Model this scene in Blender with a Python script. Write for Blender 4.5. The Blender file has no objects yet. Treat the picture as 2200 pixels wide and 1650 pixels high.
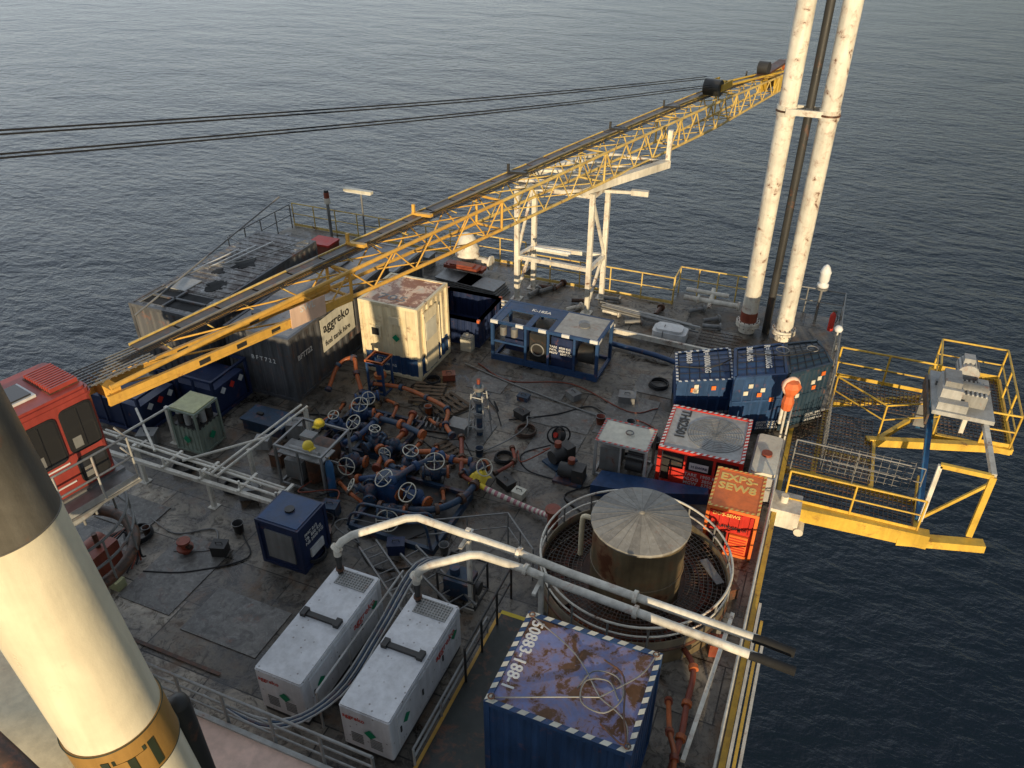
import bpy, math, random
from mathutils import Vector, Matrix
random.seed(7)
SC=bpy.context.scene; COL=SC.collection
# ------------------------------------------------------------------ materials
def N(nt,t,**k):
    n=nt.nodes.new(t)
    for a,v in k.items(): setattr(n,a,v)
    return n
def ramp(nt,fac,stops):
    r=N(nt,'ShaderNodeValToRGB'); nt.links.new(fac,r.inputs[0])
    e=r.color_ramp.elements
    e[0].position=stops[0][0]; e[0].color=(*stops[0][1],1)
    e[1].position=stops[-1][0]; e[1].color=(*stops[-1][1],1)
    for p,c in stops[1:-1]:
        x=e.new(p); x.color=(*c,1)
    return r.outputs[0]
def mixc(nt,fac,a,b,mode='MIX'):
    m=N(nt,'ShaderNodeMix',data_type='RGBA',blend_type=mode)
    if isinstance(fac,(int,float)): m.inputs[0].default_value=fac
    else: nt.links.new(fac,m.inputs[0])
    for i,x in ((6,a),(7,b)):
        if isinstance(x,tuple): m.inputs[i].default_value=(*x,1)
        else: nt.links.new(x,m.inputs[i])
    return m.outputs[2]
def noise(nt,vec,scale,detail=5,rough=.6,dist=0):
    n=N(nt,'ShaderNodeTexNoise'); n.inputs['Scale'].default_value=scale; n.inputs['Detail'].default_value=detail
    n.inputs['Roughness'].default_value=rough; n.inputs['Distortion'].default_value=dist
    nt.links.new(vec,n.inputs['Vector']); return n.outputs['Fac']
def mapv(nt,vec,sc):
    m=N(nt,'ShaderNodeMapping'); m.inputs['Scale'].default_value=sc; nt.links.new(vec,m.inputs[0]); return m.outputs[0]
W0=(0,0,0);W1=(1,1,1)
def base(name):
    m=bpy.data.materials.new(name); m.use_nodes=True; nt=m.node_tree; b=nt.nodes['Principled BSDF']
    tc=N(nt,'ShaderNodeTexCoord'); oi=N(nt,'ShaderNodeObjectInfo')
    ad=N(nt,'ShaderNodeVectorMath',operation='ADD'); mu=N(nt,'ShaderNodeMath',operation='MULTIPLY'); mu.inputs[1].default_value=37
    nt.links.new(oi.outputs['Random'],mu.inputs[0]); nt.links.new(tc.outputs['Object'],ad.inputs[0]); nt.links.new(mu.outputs[0],ad.inputs[1])
    return m,nt,b,ad.outputs[0]
def paint(name,col,rust=.25,rough=.5,sc=2.5,dirt=.45,metal=0,rustc=(.13,.045,.018),bump=.15,spots=0,scratch=0,grime=0):
    m,nt,b,vec=base(name)
    big=noise(nt,vec,.9,6,.65,.3)
    fine=noise(nt,vec,18,4,.7)
    st=noise(nt,mapv(nt,vec,(6,6,.5)),1.2,4,.6)
    d=ramp(nt,big,[(.3,(1-dirt,1-dirt,1-dirt)),(.62,W1)])
    c=mixc(nt,1.0,col,d,'MULTIPLY')
    s=ramp(nt,st,[(.35,(1-dirt*.6,1-dirt*.62,1-dirt*.66)),(.6,W1)])
    c=mixc(nt,.8,c,s,'MULTIPLY')
    if scratch:
        g=noise(nt,vec,5,8,.8,1.5); c=mixc(nt,ramp(nt,g,[(.52,W0),(.60,(scratch,)*3)]),c,(.50,.49,.47))
    if grime:
        g=noise(nt,vec,2.6,9,.75,1.2); c=mixc(nt,ramp(nt,g,[(.50,W0),(.58,(grime,)*3)]),c,(.03,.026,.022))
    if rust>0:
        rn=noise(nt,vec,sc,9,.72,.4)
        th=.72-rust*.42
        rf=ramp(nt,rn,[(th,W0),(th+.05,W1)])
        rc=mixc(nt,fine,rustc,tuple(x*.45 for x in rustc))
        halo=ramp(nt,rn,[(th-.09,W0),(th+.02,(.45,.45,.45))])
        c=mixc(nt,halo,c,tuple(x*2.0 for x in rustc))
        c=mixc(nt,rf,c,rc)
    if spots:
        v=N(nt,'ShaderNodeTexVoronoi'); v.inputs['Scale'].default_value=spots; nt.links.new(vec,v.inputs['Vector'])
        sf=ramp(nt,v.outputs['Distance'],[(.08,(.7,.7,.7)),(.15,W0)])
        c=mixc(nt,sf,c,(.12,.09,.07))
    nt.links.new(c,b.inputs['Base Color'])
    b.inputs['Roughness'].default_value=rough; b.inputs['Metallic'].default_value=metal
    rr=ramp(nt,big,[(.3,(rough*.75,)*3),(.7,(min(1,rough*1.3),)*3)]); nt.links.new(rr,b.inputs['Roughness'])
    bp=N(nt,'ShaderNodeBump'); bp.inputs['Strength'].default_value=bump; bp.inputs['Distance'].default_value=.02
    nt.links.new(fine,bp.inputs['Height']); nt.links.new(bp.outputs[0],b.inputs['Normal'])
    return m
M={}
def P(k,*a,**kw): M[k]=paint(k,*a,**kw)
P('white',(.74,.70,.60),rust=.16,dirt=.4)
P('whiterust',(.80,.75,.63),rust=.28,dirt=.35,sc=3.2)
P('clean',(.74,.74,.72),rust=.0,dirt=.25,rough=.45)
P('genwhite',(.74,.75,.76),rust=.0,dirt=.3,spots=6,rough=.5)
P('cream',(.84,.72,.48),rust=.05,dirt=.3,sc=1.2)
P('creamfun',(.84,.75,.54),rust=.04,dirt=.2,sc=1.2,rough=.35)
P('funtop',(.17,.155,.125),rust=.05,dirt=.5,rough=.4)
P('creamrust',(.82,.69,.44),rust=.22,dirt=.3,sc=2.2)
P('roofrust',(.76,.64,.46),rust=.60,dirt=.25,sc=1.6,rustc=(.42,.16,.06))
P('blue',(.02,.065,.17),rust=.12,dirt=.45,sc=3)
P('navy',(.014,.028,.085),rust=.1,dirt=.4)
P('teal',(.018,.045,.075),rust=.15,dirt=.4)
P('bluelight',(.03,.13,.28),rust=.12,dirt=.4)
P('skylit_purple',(.19,.22,.42),rust=.50,dirt=.3,sc=2.4,rustc=(.15,.07,.03),rough=.8,spots=5)  # roof blue with purplish sky light put into the colour; rust on top
P('steelblue',(.028,.065,.12),rust=.28,dirt=.5)
P('yellow',(.72,.46,.06),rust=.2,dirt=.35,sc=3)
P('yellowpale',(.76,.54,.16),rust=.26,dirt=.35,sc=3)
P('amber',(.76,.43,.08),rust=.14,dirt=.3,sc=3)
P('orange',(.50,.13,.035),rust=.2,dirt=.45,sc=4)
P('bright_orange',(.75,.17,.05),rust=0,dirt=.25)
P('orangered',(.85,.19,.035),rust=.1,dirt=.3)
P('red',(.62,.035,.02),rust=.08,dirt=.3)
P('cabred',(.36,.06,.045),rust=.06,dirt=.3,rough=.4)
P('redpipe',(.28,.06,.03),rust=.32,dirt=.45,sc=5)
P('grey',(.22,.22,.21),rust=.15,dirt=.4)
P('lightgrey',(.42,.42,.40),rust=.14,dirt=.4)
P('galv',(.28,.28,.27),rust=.15,dirt=.4,metal=.3,rough=.5,sc=5)
P('tankroof',(.30,.285,.25),rust=.08,dirt=.35,sc=1.3,rough=.7,scratch=.15)
P('tankroof2',(.255,.24,.21),rust=.1,dirt=.4,sc=1.3,rough=.7,scratch=.15)
P('tankside',(.19,.145,.08),rust=.3,dirt=.55,sc=1.2)
P('basin',(.12,.05,.025),rust=.4,dirt=.5,sc=2,rough=.35)
P('contgrey',(.105,.108,.115),rust=.18,dirt=.5,sc=2)
P('controof',(.24,.235,.225),rust=.38,dirt=.5,sc=1.4,rough=.55,rustc=(.06,.04,.03),scratch=.85,grime=.8)
P('controof2',(.25,.25,.25),rust=.25,dirt=.4,sc=1.0,rough=.5,rustc=(.08,.05,.035),scratch=.3)
P('dark',(.035,.034,.032),rust=.12,dirt=.3)
P('soot_or_hole_shade',(.008,.008,.008),rust=0,dirt=.2,rough=.9)  # soot on pipe ends, also painted shade inside roof openings
P('rustdark',(.08,.045,.028),rust=.4,dirt=.5,sc=5)
P('grat',(.075,.062,.05),rust=.3,dirt=.4,sc=5)
P('rubber',(.015,.015,.016),rust=0,dirt=.2,rough=.6)
P('green',(.26,.31,.25),rust=.12,dirt=.4)
P('greendk',(.035,.042,.036),rust=.25,dirt=.45)
P('olive',(.50,.50,.26),rust=.2,dirt=.35)
P('tanroof',(.78,.54,.43),rust=.04,dirt=.3,sc=1)
P('wood',(.16,.11,.07),rust=0,dirt=.5,rough=.8)
P('hazyel',(.75,.55,.03),rust=0,dirt=.2)
P('pink',(.50,.20,.22),rust=0,dirt=.4)
P('signpink',(.72,.50,.37),rust=.1,dirt=.25)
P('signcream',(.70,.66,.53),rust=.0,dirt=.3)
P('diamond',(.0,.22,.10),rust=0,dirt=.1)
P('gold',(.36,.20,.05),rust=.1,dirt=.3)
P('darkgreen',(.03,.04,.02),rust=.0,dirt=.3)
P('txtwhite',(.74,.73,.69),rust=0,dirt=.3)
P('txtblack',(.02,.02,.02),rust=0,dirt=.1)
P('txtred',(.5,.05,.03),rust=0,dirt=.1)
P('txtyel',(.80,.55,.14),rust=0,dirt=.1)
P('plate',(.21,.20,.18),rust=.16,dirt=.55,sc=2,rough=.5,scratch=.2,grime=.5)
def glassm():
    m=bpy.data.materials.new('glass_dark'); m.use_nodes=True; b=m.node_tree.nodes['Principled BSDF']
    b.inputs['Base Color'].default_value=(.03,.03,.03,1); b.inputs['Roughness'].default_value=.06; return m
M['glass']=glassm()
def deckm():
    m=bpy.data.materials.new('deck_steel'); m.use_nodes=True; nt=m.node_tree; b=nt.nodes['Principled BSDF']
    tc=N(nt,'ShaderNodeTexCoord'); vec=tc.outputs['Object']
    br=N(nt,'ShaderNodeTexBrick'); br.offset=.37; br.inputs['Scale'].default_value=1
    br.inputs['Brick Width'].default_value=2.9; br.inputs['Row Height'].default_value=1.45; br.inputs['Mortar Size'].default_value=.016
    br.inputs['Color1'].default_value=(.25,.235,.21,1); br.inputs['Color2'].default_value=(.10,.092,.082,1); br.inputs['Mortar'].default_value=(.02,.018,.016,1)
    nt.links.new(vec,br.inputs['Vector'])
    big=noise(nt,vec,.22,7,.62,.5); mid=noise(nt,vec,1.1,8,.74,1.0); fine=noise(nt,vec,14,5,.75); drip=noise(nt,vec,3.5,7,.72,1.5)
    c=mixc(nt,1.0,br.outputs['Color'],ramp(nt,big,[(.36,(.42,.40,.37)),(.58,(1.25,1.2,1.1))]),'MULTIPLY')
    c=mixc(nt,1.0,c,ramp(nt,mid,[(.38,(.20,.18,.16)),(.50,(.9,.88,.85)),(.66,(1.55,1.5,1.42))]),'MULTIPLY')
    c=mixc(nt,1.0,c,ramp(nt,drip,[(.40,(.33,.31,.28)),(.49,W1)]),'MULTIPLY')
    c=mixc(nt,ramp(nt,fine,[(.55,W0),(.75,(.5,.5,.5))]),c,(.24,.23,.21))
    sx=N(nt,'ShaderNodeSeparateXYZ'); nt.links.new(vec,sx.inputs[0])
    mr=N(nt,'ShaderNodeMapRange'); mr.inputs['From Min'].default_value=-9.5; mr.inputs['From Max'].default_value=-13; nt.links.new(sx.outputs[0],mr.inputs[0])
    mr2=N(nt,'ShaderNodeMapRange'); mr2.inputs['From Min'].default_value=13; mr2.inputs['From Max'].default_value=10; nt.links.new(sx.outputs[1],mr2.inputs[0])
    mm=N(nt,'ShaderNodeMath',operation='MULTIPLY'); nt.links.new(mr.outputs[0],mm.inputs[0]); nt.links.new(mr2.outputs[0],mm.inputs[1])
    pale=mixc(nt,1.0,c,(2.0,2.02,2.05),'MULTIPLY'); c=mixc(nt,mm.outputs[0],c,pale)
    rn=noise(nt,vec,.8,9,.72,.8)
    c=mixc(nt,ramp(nt,rn,[(.53,W0),(.66,(.75,.75,.75))]),c,(.14,.075,.035))
    sc=noise(nt,mapv(nt,vec,(9,.6,1)),1.5,5,.7); c=mixc(nt,ramp(nt,sc,[(.62,W0),(.7,(.35,.35,.35))]),c,(.30,.29,.27))
    nt.links.new(c,b.inputs['Base Color'])
    nt.links.new(ramp(nt,mid,[(.38,(.2,)*3),(.55,(.62,)*3)]),b.inputs['Roughness'])
    bp=N(nt,'ShaderNodeBump'); bp.inputs['Strength'].default_value=.3; bp.inputs['Distance'].default_value=.02
    nt.links.new(mid,bp.inputs['Height']); nt.links.new(bp.outputs[0],b.inputs['Normal'])
    return m
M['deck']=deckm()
def seam():
    m=bpy.data.materials.new('sea_water'); m.use_nodes=True; nt=m.node_tree; b=nt.nodes['Principled BSDF']
    tc=N(nt,'ShaderNodeTexCoord'); vec=tc.outputs['Object']
    b.inputs['Base Color'].default_value=(.006,.013,.022,1); b.inputs['Roughness'].default_value=.15; b.inputs['IOR'].default_value=1.33
    r=N(nt,'ShaderNodeMapping'); r.inputs['Rotation'].default_value=(0,0,.55); r.inputs['Scale'].default_value=(.6,1,1); nt.links.new(vec,r.inputs[0]); v=r.outputs[0]
    a=noise(nt,v,.10,3,.5,.3); c=noise(nt,v,.85,4,.55,.3); e=noise(nt,v,2.8,4,.6)
    def mul(x,k):
        q=N(nt,'ShaderNodeMath',operation='MULTIPLY'); nt.links.new(x,q.inputs[0]); q.inputs[1].default_value=k; return q.outputs[0]
    def add(x,y):
        q=N(nt,'ShaderNodeMath',operation='ADD'); nt.links.new(x,q.inputs[0]); nt.links.new(y,q.inputs[1]); return q.outputs[0]
    h=add(add(mul(a,1.0),mul(c,.36)),mul(e,.085))
    bp=N(nt,'ShaderNodeBump'); bp.inputs['Strength'].default_value=1; bp.inputs['Distance'].default_value=1.0
    nt.links.new(h,bp.inputs['Height']); nt.links.new(bp.outputs[0],b.inputs['Normal'])
    return m
M['sea']=seam()
# ------------------------------------------------------------------ mesh builder
def perp(d):
    d=d.normalized(); a=Vector((0,0,1)) if abs(d.z)<.9 else Vector((1,0,0))
    u=d.cross(a).normalized(); return u,u.cross(d).normalized()
def curve(pts,n=5):
    p=[Vector(x) for x in pts]; o=[]
    q=[p[0]*2-p[1]]+p+[p[-1]*2-p[-2]]
    for i in range(1,len(q)-2):
        for k in range(n):
            t=k/n; a,b,c,d=q[i-1:i+3]
            o.append(.5*((2*b)+(c-a)*t+(2*a-5*b+4*c-d)*t*t+(3*b-a-3*c+d)*t**3))
    o.append(p[-1]); return o
class B:
    def __init__(s,o=(0,0,0)): s.v=[];s.f=[];s.m=[];s.s=[];s.mats=[];s.o=Vector(o)
    def add(s,vs,fs,mat,sm=False):
        if mat not in s.mats: s.mats.append(mat)
        k=len(s.v); s.v+= [Vector(x)-s.o for x in vs]
        for f in fs: s.f.append([k+i for i in f]); s.m.append(s.mats.index(mat)); s.s.append(sm)
        return s
    def box(s,a,b,mat):
        x0,y0,z0=a;x1,y1,z1=b
        return s.add([(x0,y0,z0),(x1,y0,z0),(x1,y1,z0),(x0,y1,z0),(x0,y0,z1),(x1,y0,z1),(x1,y1,z1),(x0,y1,z1)],
          [(0,3,2,1),(4,5,6,7),(0,1,5,4),(1,2,6,5),(2,3,7,6),(3,0,4,7)],mat)
    def beam(s,p,q,w,h,mat):
        p=Vector(p);q=Vector(q); u,v=perp(q-p); u=u*w/2; v=v*h/2
        vs=[p-u-v,p+u-v,p+u+v,p-u+v,q-u-v,q+u-v,q+u+v,q-u+v]
        return s.add(vs,[(0,3,2,1),(4,5,6,7),(0,1,5,4),(1,2,6,5),(2,3,7,6),(3,0,4,7)],mat)
    def cyl(s,p,q,r,mat,n=10,r2=None):
        p=Vector(p);q=Vector(q);u,v=perp(q-p); r2=r if r2 is None else r2
        A=[p+(u*math.cos(2*math.pi*i/n)+v*math.sin(2*math.pi*i/n))*r for i in range(n)]
        C=[q+(u*math.cos(2*math.pi*i/n)+v*math.sin(2*math.pi*i/n))*r2 for i in range(n)]
        s.add(A+C,[(i,(i+1)%n,n+(i+1)%n,n+i) for i in range(n)],mat,True)
        s.add(A,[tuple(range(n))[::-1]],mat); s.add(C,[tuple(range(n))],mat); return s
    def tube(s,pts,r,mat,n=8):
        p=[Vector(x) for x in pts]; vs=[];fs=[]; u=None
        for i,x in enumerate(p):
            d=(p[min(i+1,len(p)-1)]-p[max(i-1,0)])
            if d.length<1e-6: d=Vector((0,0,1))
            d.normalize()
            if u is None: u,_=perp(d)
            u=(u-d*u.dot(d)); u.normalize(); v=d.cross(u)
            for k in range(n):
                a=2*math.pi*k/n; vs.append(x+(u*math.cos(a)+v*math.sin(a))*r)
        for i in range(len(p)-1):
            for k in range(n): fs.append((i*n+k,i*n+(k+1)%n,(i+1)*n+(k+1)%n,(i+1)*n+k))
        s.add(vs,fs,mat,True)
        s.add(vs[:n],[tuple(range(n))[::-1]],mat); s.add(vs[-n:],[tuple(range(n))],mat); return s
    def ring(s,c,R,r,mat,ax=(0,0,1),n=24,m=6):
        c=Vector(c);ax=Vector(ax).normalized();u,v=perp(ax);vs=[];fs=[]
        for i in range(n):
            a=2*math.pi*i/n; d=u*math.cos(a)+v*math.sin(a)
            for k in range(m):
                b=2*math.pi*k/m; vs.append(c+d*(R+r*math.cos(b))+ax*r*math.sin(b))
        for i in range(n):
            for k in range(m): fs.append((i*m+k,((i+1)%n)*m+k,((i+1)%n)*m+(k+1)%m,i*m+(k+1)%m))
        return s.add(vs,fs,mat,True)
    def rev(s,c,prof,mat,n=20,sm=True):
        c=Vector(c);vs=[];fs=[]
        for r,z in prof:
            for i in range(n):
                a=2*math.pi*i/n; vs.append(c+Vector((r*math.cos(a),r*math.sin(a),z)))
        for j in range(len(prof)-1):
            for i in range(n): fs.append((j*n+i,j*n+(i+1)%n,(j+1)*n+(i+1)%n,(j+1)*n+i))
        return s.add(vs,fs,mat,sm)
    def prism(s,pts,z0,z1,mat):
        n=len(pts); vs=[(x,y,z0) for x,y in pts]+[(x,y,z1) for x,y in pts]
        return s.add(vs,[tuple(range(n))[::-1],tuple(range(n,2*n))]+[(i,(i+1)%n,n+(i+1)%n,n+i) for i in range(n)],mat)
    def corr(s,p,q,z0,z1,mat,pitch=.28,dep=.035):
        p=Vector((p[0],p[1],0));q=Vector((q[0],q[1],0)); d=q-p; L=d.length; d.normalize(); nrm=Vector((d.y,-d.x,0))
        k=max(1,round(L/pitch)); st=L/k; prof=[]
        for i in range(k):
            for t,o in ((0,0),(.3,0),(.45,-dep),(.85,-dep)): prof.append(p+d*(i+t)*st+nrm*o)
        prof.append(q); vs=[];fs=[]
        for x in prof: vs+= [x+Vector((0,0,z0)),x+Vector((0,0,z1))]
        for i in range(len(prof)-1): fs.append((2*i,2*i+2,2*i+3,2*i+1))
        return s.add(vs,fs,mat)
    def grating(s,x0,x1,y0,y1,z,mat,sp=.13,t=.014):
        n=int((x1-x0)/sp)
        for i in range(n+1):
            x=x0+(x1-x0)*i/max(1,n); s.box((x-t/2,y0,z-.03),(x+t/2,y1,z),mat)
        n=int((y1-y0)/(sp*1.6))
        for i in range(n+1):
            y=y0+(y1-y0)*i/max(1,n); s.box((x0,y-t/2,z-.031),(x1,y+t/2,z-.003),mat)
        s.box((x0-.02,y0-.02,z-.06),(x0,y1+.02,z+.01),mat);s.box((x1,y0-.02,z-.06),(x1+.02,y1+.02,z+.01),mat)
        return s
    def done(s,name,parent=None,label=None):
        me=bpy.data.meshes.new(name); me.from_pydata([tuple(x) for x in s.v],[],s.f)
        for k in s.mats: me.materials.append(M[k])
        me.polygons.foreach_set('material_index',s.m); me.polygons.foreach_set('use_smooth',s.s); me.update()
        ob=bpy.data.objects.new(name,me); COL.objects.link(ob)
        if parent: ob.parent=parent
        if label: ob['label']=label
        return ob
def T(name,label,cat,loc=(0,0,0),yaw=0,group=None):
    e=bpy.data.objects.new(name,None); e.empty_display_size=.2; COL.objects.link(e); e.location=loc; e.rotation_euler=(0,0,math.radians(yaw))
    e['label']=label; e['category']=cat
    if group: e['group']=group
    return e
def S(ob,label,cat,group=None):
    ob['label']=label; ob['category']=cat
    if group: ob['group']=group
    return ob
def one(b,name,label,cat,group=None):
    o=b.done(name); o.location=b.o; return S(o,label,cat,group)
def copy(th,loc,yaw=None,label=None):
    c=th.copy(); c.location=loc
    if yaw is not None: c.rotation_euler=(0,0,math.radians(yaw))
    if label: c['label']=label
    COL.objects.link(c)
    def rec(a,b):
        for ch in [x for x in bpy.data.objects if x.parent==a]:
            n=ch.copy(); n.parent=b; COL.objects.link(n); rec(ch,n)
    rec(th,c); return c
def text(body,size,pos,right,up,mat,parent,bold=.012,name='lettering',sx=1):
    cu=bpy.data.curves.new('t','FONT'); cu.body=body; cu.size=size; cu.extrude=.003; cu.offset=bold*size; cu.align_x='LEFT'; cu.resolution_u=2
    ob=bpy.data.objects.new('t',cu); COL.objects.link(ob); bpy.context.view_layer.update()
    dg=bpy.context.evaluated_depsgraph_get()
    me=bpy.data.meshes.new_from_object(ob.evaluated_get(dg)); bpy.data.objects.remove(ob)
    me.materials.clear(); me.materials.append(M[mat])
    r=Vector(right).normalized(); u=Vector(up).normalized(); n=r.cross(u)
    me.transform(Matrix(((r.x*sx,u.x,n.x,pos[0]),(r.y*sx,u.y,n.y,pos[1]),(r.z*sx,u.z,n.z,pos[2]),(0,0,0,1))))
    o=bpy.data.objects.new(name,me); COL.objects.link(o); o.parent=parent; return o
X=(1,0,0);Y=(0,1,0);Z=(0,0,1)
# ------------------------------------------------------------------ railing
def rail(pts,mat,label,h=1.1,r=.028,sp=1.2,z=0,name='railing',mid=(.55,),kick=False):
    pts=[Vector((p[0],p[1],p[2] if len(p)>2 else z)) for p in pts]
    t=T(name,label,'railing',pts[0],group='railings around the deck edge')
    o=pts[0]; up=Vector((0,0,h))
    b=B(o); 
    for a,c in zip(pts,pts[1:]): b.cyl(a+up,c+up,r,mat,7)
    b.done('handrail',t)
    for mh in mid:
        b=B(o)
        for a,c in zip(pts,pts[1:]): b.cyl(a+Vector((0,0,h*mh)),c+Vector((0,0,h*mh)),r*.8,mat,6)
        b.done('middle_rail',t)
    if kick:
        b=B(o)
        for a,c in zip(pts,pts[1:]): b.beam(a+Vector((0,0,.08)),c+Vector((0,0,.08)),.015,.12,mat)
        b.done('toe_board',t)
    pb=B(); pb.cyl((0,0,0),(0,0,h),r,mat,7); first=None
    for a,c in zip(pts,pts[1:]):
        n=max(1,round((c-a).length/sp))
        for i in range(n+(c==pts[-1])):
            p=a+(c-a)*i/n
            if first is None: first=pb.done('post',t); q=first
            else: q=first.copy(); COL.objects.link(q)
            q.parent=t; q.location=p-o
    return t
# ------------------------------------------------------------------ setting
def struct(ob,**k): ob['kind']='structure'; return ob
b=B(); s=3000; b.add([(-s,-s,-22),(s,-s,-22),(s,s,-22),(-s,s,-22)],[(0,1,2,3)],'sea'); struct(b.done('sea'))
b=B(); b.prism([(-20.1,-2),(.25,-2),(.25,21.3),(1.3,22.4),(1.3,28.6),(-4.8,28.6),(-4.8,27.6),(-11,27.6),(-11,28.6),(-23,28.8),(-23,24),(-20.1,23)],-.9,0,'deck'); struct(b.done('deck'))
b=B()
for i,(x0,y0,w,d) in enumerate([(-7.6,18.2,2.4,1.2),(-8.2,19.5,1.7,1.2),(-5.1,18.4,1.5,2.3),(-6.6,15.9,1.3,1.9),(-9.6,19.2,1.2,1.0),(-4.6,21.0,2.4,1.1),(-16.2,8.2,1.9,1.5),(-13.2,8.2,1.5,2.2),(-11.2,8.0,2.0,1.3),(-6.4,16.9,1.2,1.2),(-15.8,10.0,1.6,1.0),(-8.9,16.2,1.1,1.4)]):
    b.box((x0,y0,.001),(x0+w,y0+d,.012+.0015*i),'plate')
struct(b.done('deck_plates'))
b=B(); b.box((-4.95,5.9,.001),(-3.75,11.2,.008),'greendk'); struct(b.done('painted_walkway'))
b=B()
b.box((-4.95,6.2,.009),(-4.88,11.1,.013),'amber'); b.box((-12.4,7.35,.030),(-9.6,7.43,.034),'rustdark'); b.box((-4.9,11.1,.009),(-3.7,11.2,.013),'hazyel')
struct(b.done('deck_marking'))
leg=B(); leg.cyl((0,0,-24),(0,0,-.9),.9,'yellow',16)
l0=S(leg.done('platform_leg'),'yellow steel jacket leg standing in the sea','platform leg','jacket legs'); l0.location=(-2,12,0)
for p in [(-18,12,0),(-18,25,0),(-2,25,0)]: copy(l0,p)
t=T('shadow_block','unseen white steel block added behind the camera to shade the deck','shadow block',(-12,-6,0))
b=B(); b.box((-14,-6,0),(17.5,2.9,4.3),'white'); b.done('wall',t)  # added out of view; height and right end set where its shadow falls
b=B(); b.box((-14.2,-6.2,4.3),(17.7,3.0,4.42),'grey'); b.done('roof',t)
for i in range(8):
    w=B(); w.box((-12+i*3.6,2.9,1.6),(-11+i*3.6,2.94,2.5),'glass'); w.done('window',t)
t=T('roof_platform','pinkish tan painted steel roof of a low module','platform roof',(-9,2,0))
b=B((-9,2,0)); b.box((-14,1.2,0),(-4.6,5.6,1.85),'tanroof'); b.done('roof',t)
b=B((-9,2,0)); b.box((-14,5.6,1.7),(-4.6,5.68,1.9),'lightgrey'); b.done('edge_beam',t)
rail([(-14,5.72,1.7),(-9.5,5.72,1.7),(-4.7,5.72,1.7)],'galv','weathered galvanised railing along the tan roof edge',h=.9,sp=.9,mid=(.4,.7))
# ------------------------------------------------------------------ railings
rail([(-11,27.4),(-4.8,27.4)],'yellowpale','rusty yellow railing along the seaward deck edge',kick=True)
rail([(-4.8,27.5),(-4.8,28.5),(-1.9,28.5)],'yellowpale','rusty yellow railing around a seaward balcony',sp=.8)
rail([(-1.4,28.5),(1.2,28.5),(1.2,22.6)],'galv','grey weathered railing by the vent pipes',sp=1.1)
rail([(-22.8,28.5),(-17,28.4),(-11.2,28.4)],'yellowpale','rusty pale railing along the seaward deck edge',kick=True)
rail([(-20.3,23.2),(-22.9,24.2),(-22.8,28.3)],'galv','grey railing at the deck corner',sp=1)
rail([(.18,7.2),(.18,10.1),(.18,17.0)],'white','white and yellow railing along the deck side',sp=1.3,kick=True)
rail([(.18,19.5),(.2,21.2)],'white','short white railing at the deck side',sp=.8)
b=B((.3,7,0)); b.beam((.32,6,-.12),(.32,21.2,-.12),.12,.24,'yellow'); one(b,'edge_beam','yellow steel edge beam along the deck side','beam')
# ------------------------------------------------------------------ vent stacks
def stack(x,y,r,mat,label,name='vent_pipe'):
    t=T(name,label,'pipe',(x,y,0),group='tall vent pipes')
    b=B(); b.cyl((0,0,0),(0,0,24),r,mat,24); b.done('pipe',t)
    if r>.2:
        b=B(); b.cyl((0,0,.25),(0,0,.33),r+.13,'whiterust',24); b.cyl((0,0,.35),(0,0,.43),r+.13,'whiterust',24)
        for i in range(14):
            a=i*2*math.pi/14; b.cyl(((r+.08)*math.cos(a),(r+.08)*math.sin(a),.2),((r+.08)*math.cos(a),(r+.08)*math.sin(a),.48),.018,'rustdark',6)
        b.done('flange',t)
        b=B(); b.cyl((0,0,7.6),(0,0,7.9),r+.03,'whiterust',24); b.cyl((0,0,7.72),(0,0,7.78),r+.05,'rustdark',24); b.done('clamp',t)
        b=B(); b.cyl((0,0,.43),(0,0,.8),r+.012,'redpipe' if x<-1 else 'whiterust',24); b.done('lower_band',t)
    return t
stack(-1.85,26.4,.28,'whiterust','tall white rusty vent pipe rising above the deck')
stack(-.6,26.3,.28,'whiterust','tall white rusty vent pipe rising above the deck')
stack(-1.2,26.55,.13,'dark','tall dark narrow pipe between two white pipes')
b=B((-1.2,26.3,7.7)); b.box((-1.85,26.05,7.68),(-.6,26.15,7.86),'white'); b.box((-1.85,26.65,7.68),(-.6,26.75,7.86),'white'); b.box((-1.3,26.1,7.69),(-1.1,26.7,7.85),'galv')
one(b,'pipe_bracket','steel bracket tying the tall pipes together','bracket')
# ------------------------------------------------------------------ boom rest tower
t=T('boom_rest_tower','white rusty steel tower carrying the crane boom','tower',(-9,26.2,0))
o=(-9,26.2,0); L=[(-10.45,25.6),(-7.6,25.5),(-7.45,26.9),(-10.2,26.7)]
for i,(x,y) in enumerate(L):
    b=B(o); b.beam((x,y,0),(x,y,4.6),.17,.17,'whiterust'); b.box((x-.2,y-.2,0),(x+.2,y+.2,.03),'whiterust'); b.done('leg',t)
for z in (1.75,4.5):
    b=B(o)
    for i in range(4): a=L[i];c=L[(i+1)%4]; b.beam((*a,z),(*c,z),.15,.15,'whiterust')
    b.done('brace_frame',t)
for p,q in (((*L[3],2.0),(*L[0],.2)),((*L[1],.2),(*L[2],2.0)),((*L[0],1.8),(*L[3],4.4)),((*L[1],4.4),(*L[2],1.8))):
    b=B(o); b.beam(p,q,.09,.09,'whiterust'); b.done('diagonal_brace',t)
b=B(o)
b.beam((-8.0,25.2,4.72),(-5.9,29.2,4.78),.28,.28,'white'); b.beam((-10.5,25.6,4.72),(-8.6,29.4,4.78),.2,.2,'white')
for k in (0,.35,.7,1): b.beam(Vector((-10.5,25.6,4.75)).lerp(Vector((-8.6,29.4,4.8)),k),Vector((-8.0,25.2,4.75)).lerp(Vector((-5.9,29.2,4.8)),k),.14,.14,'whiterust')
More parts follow.
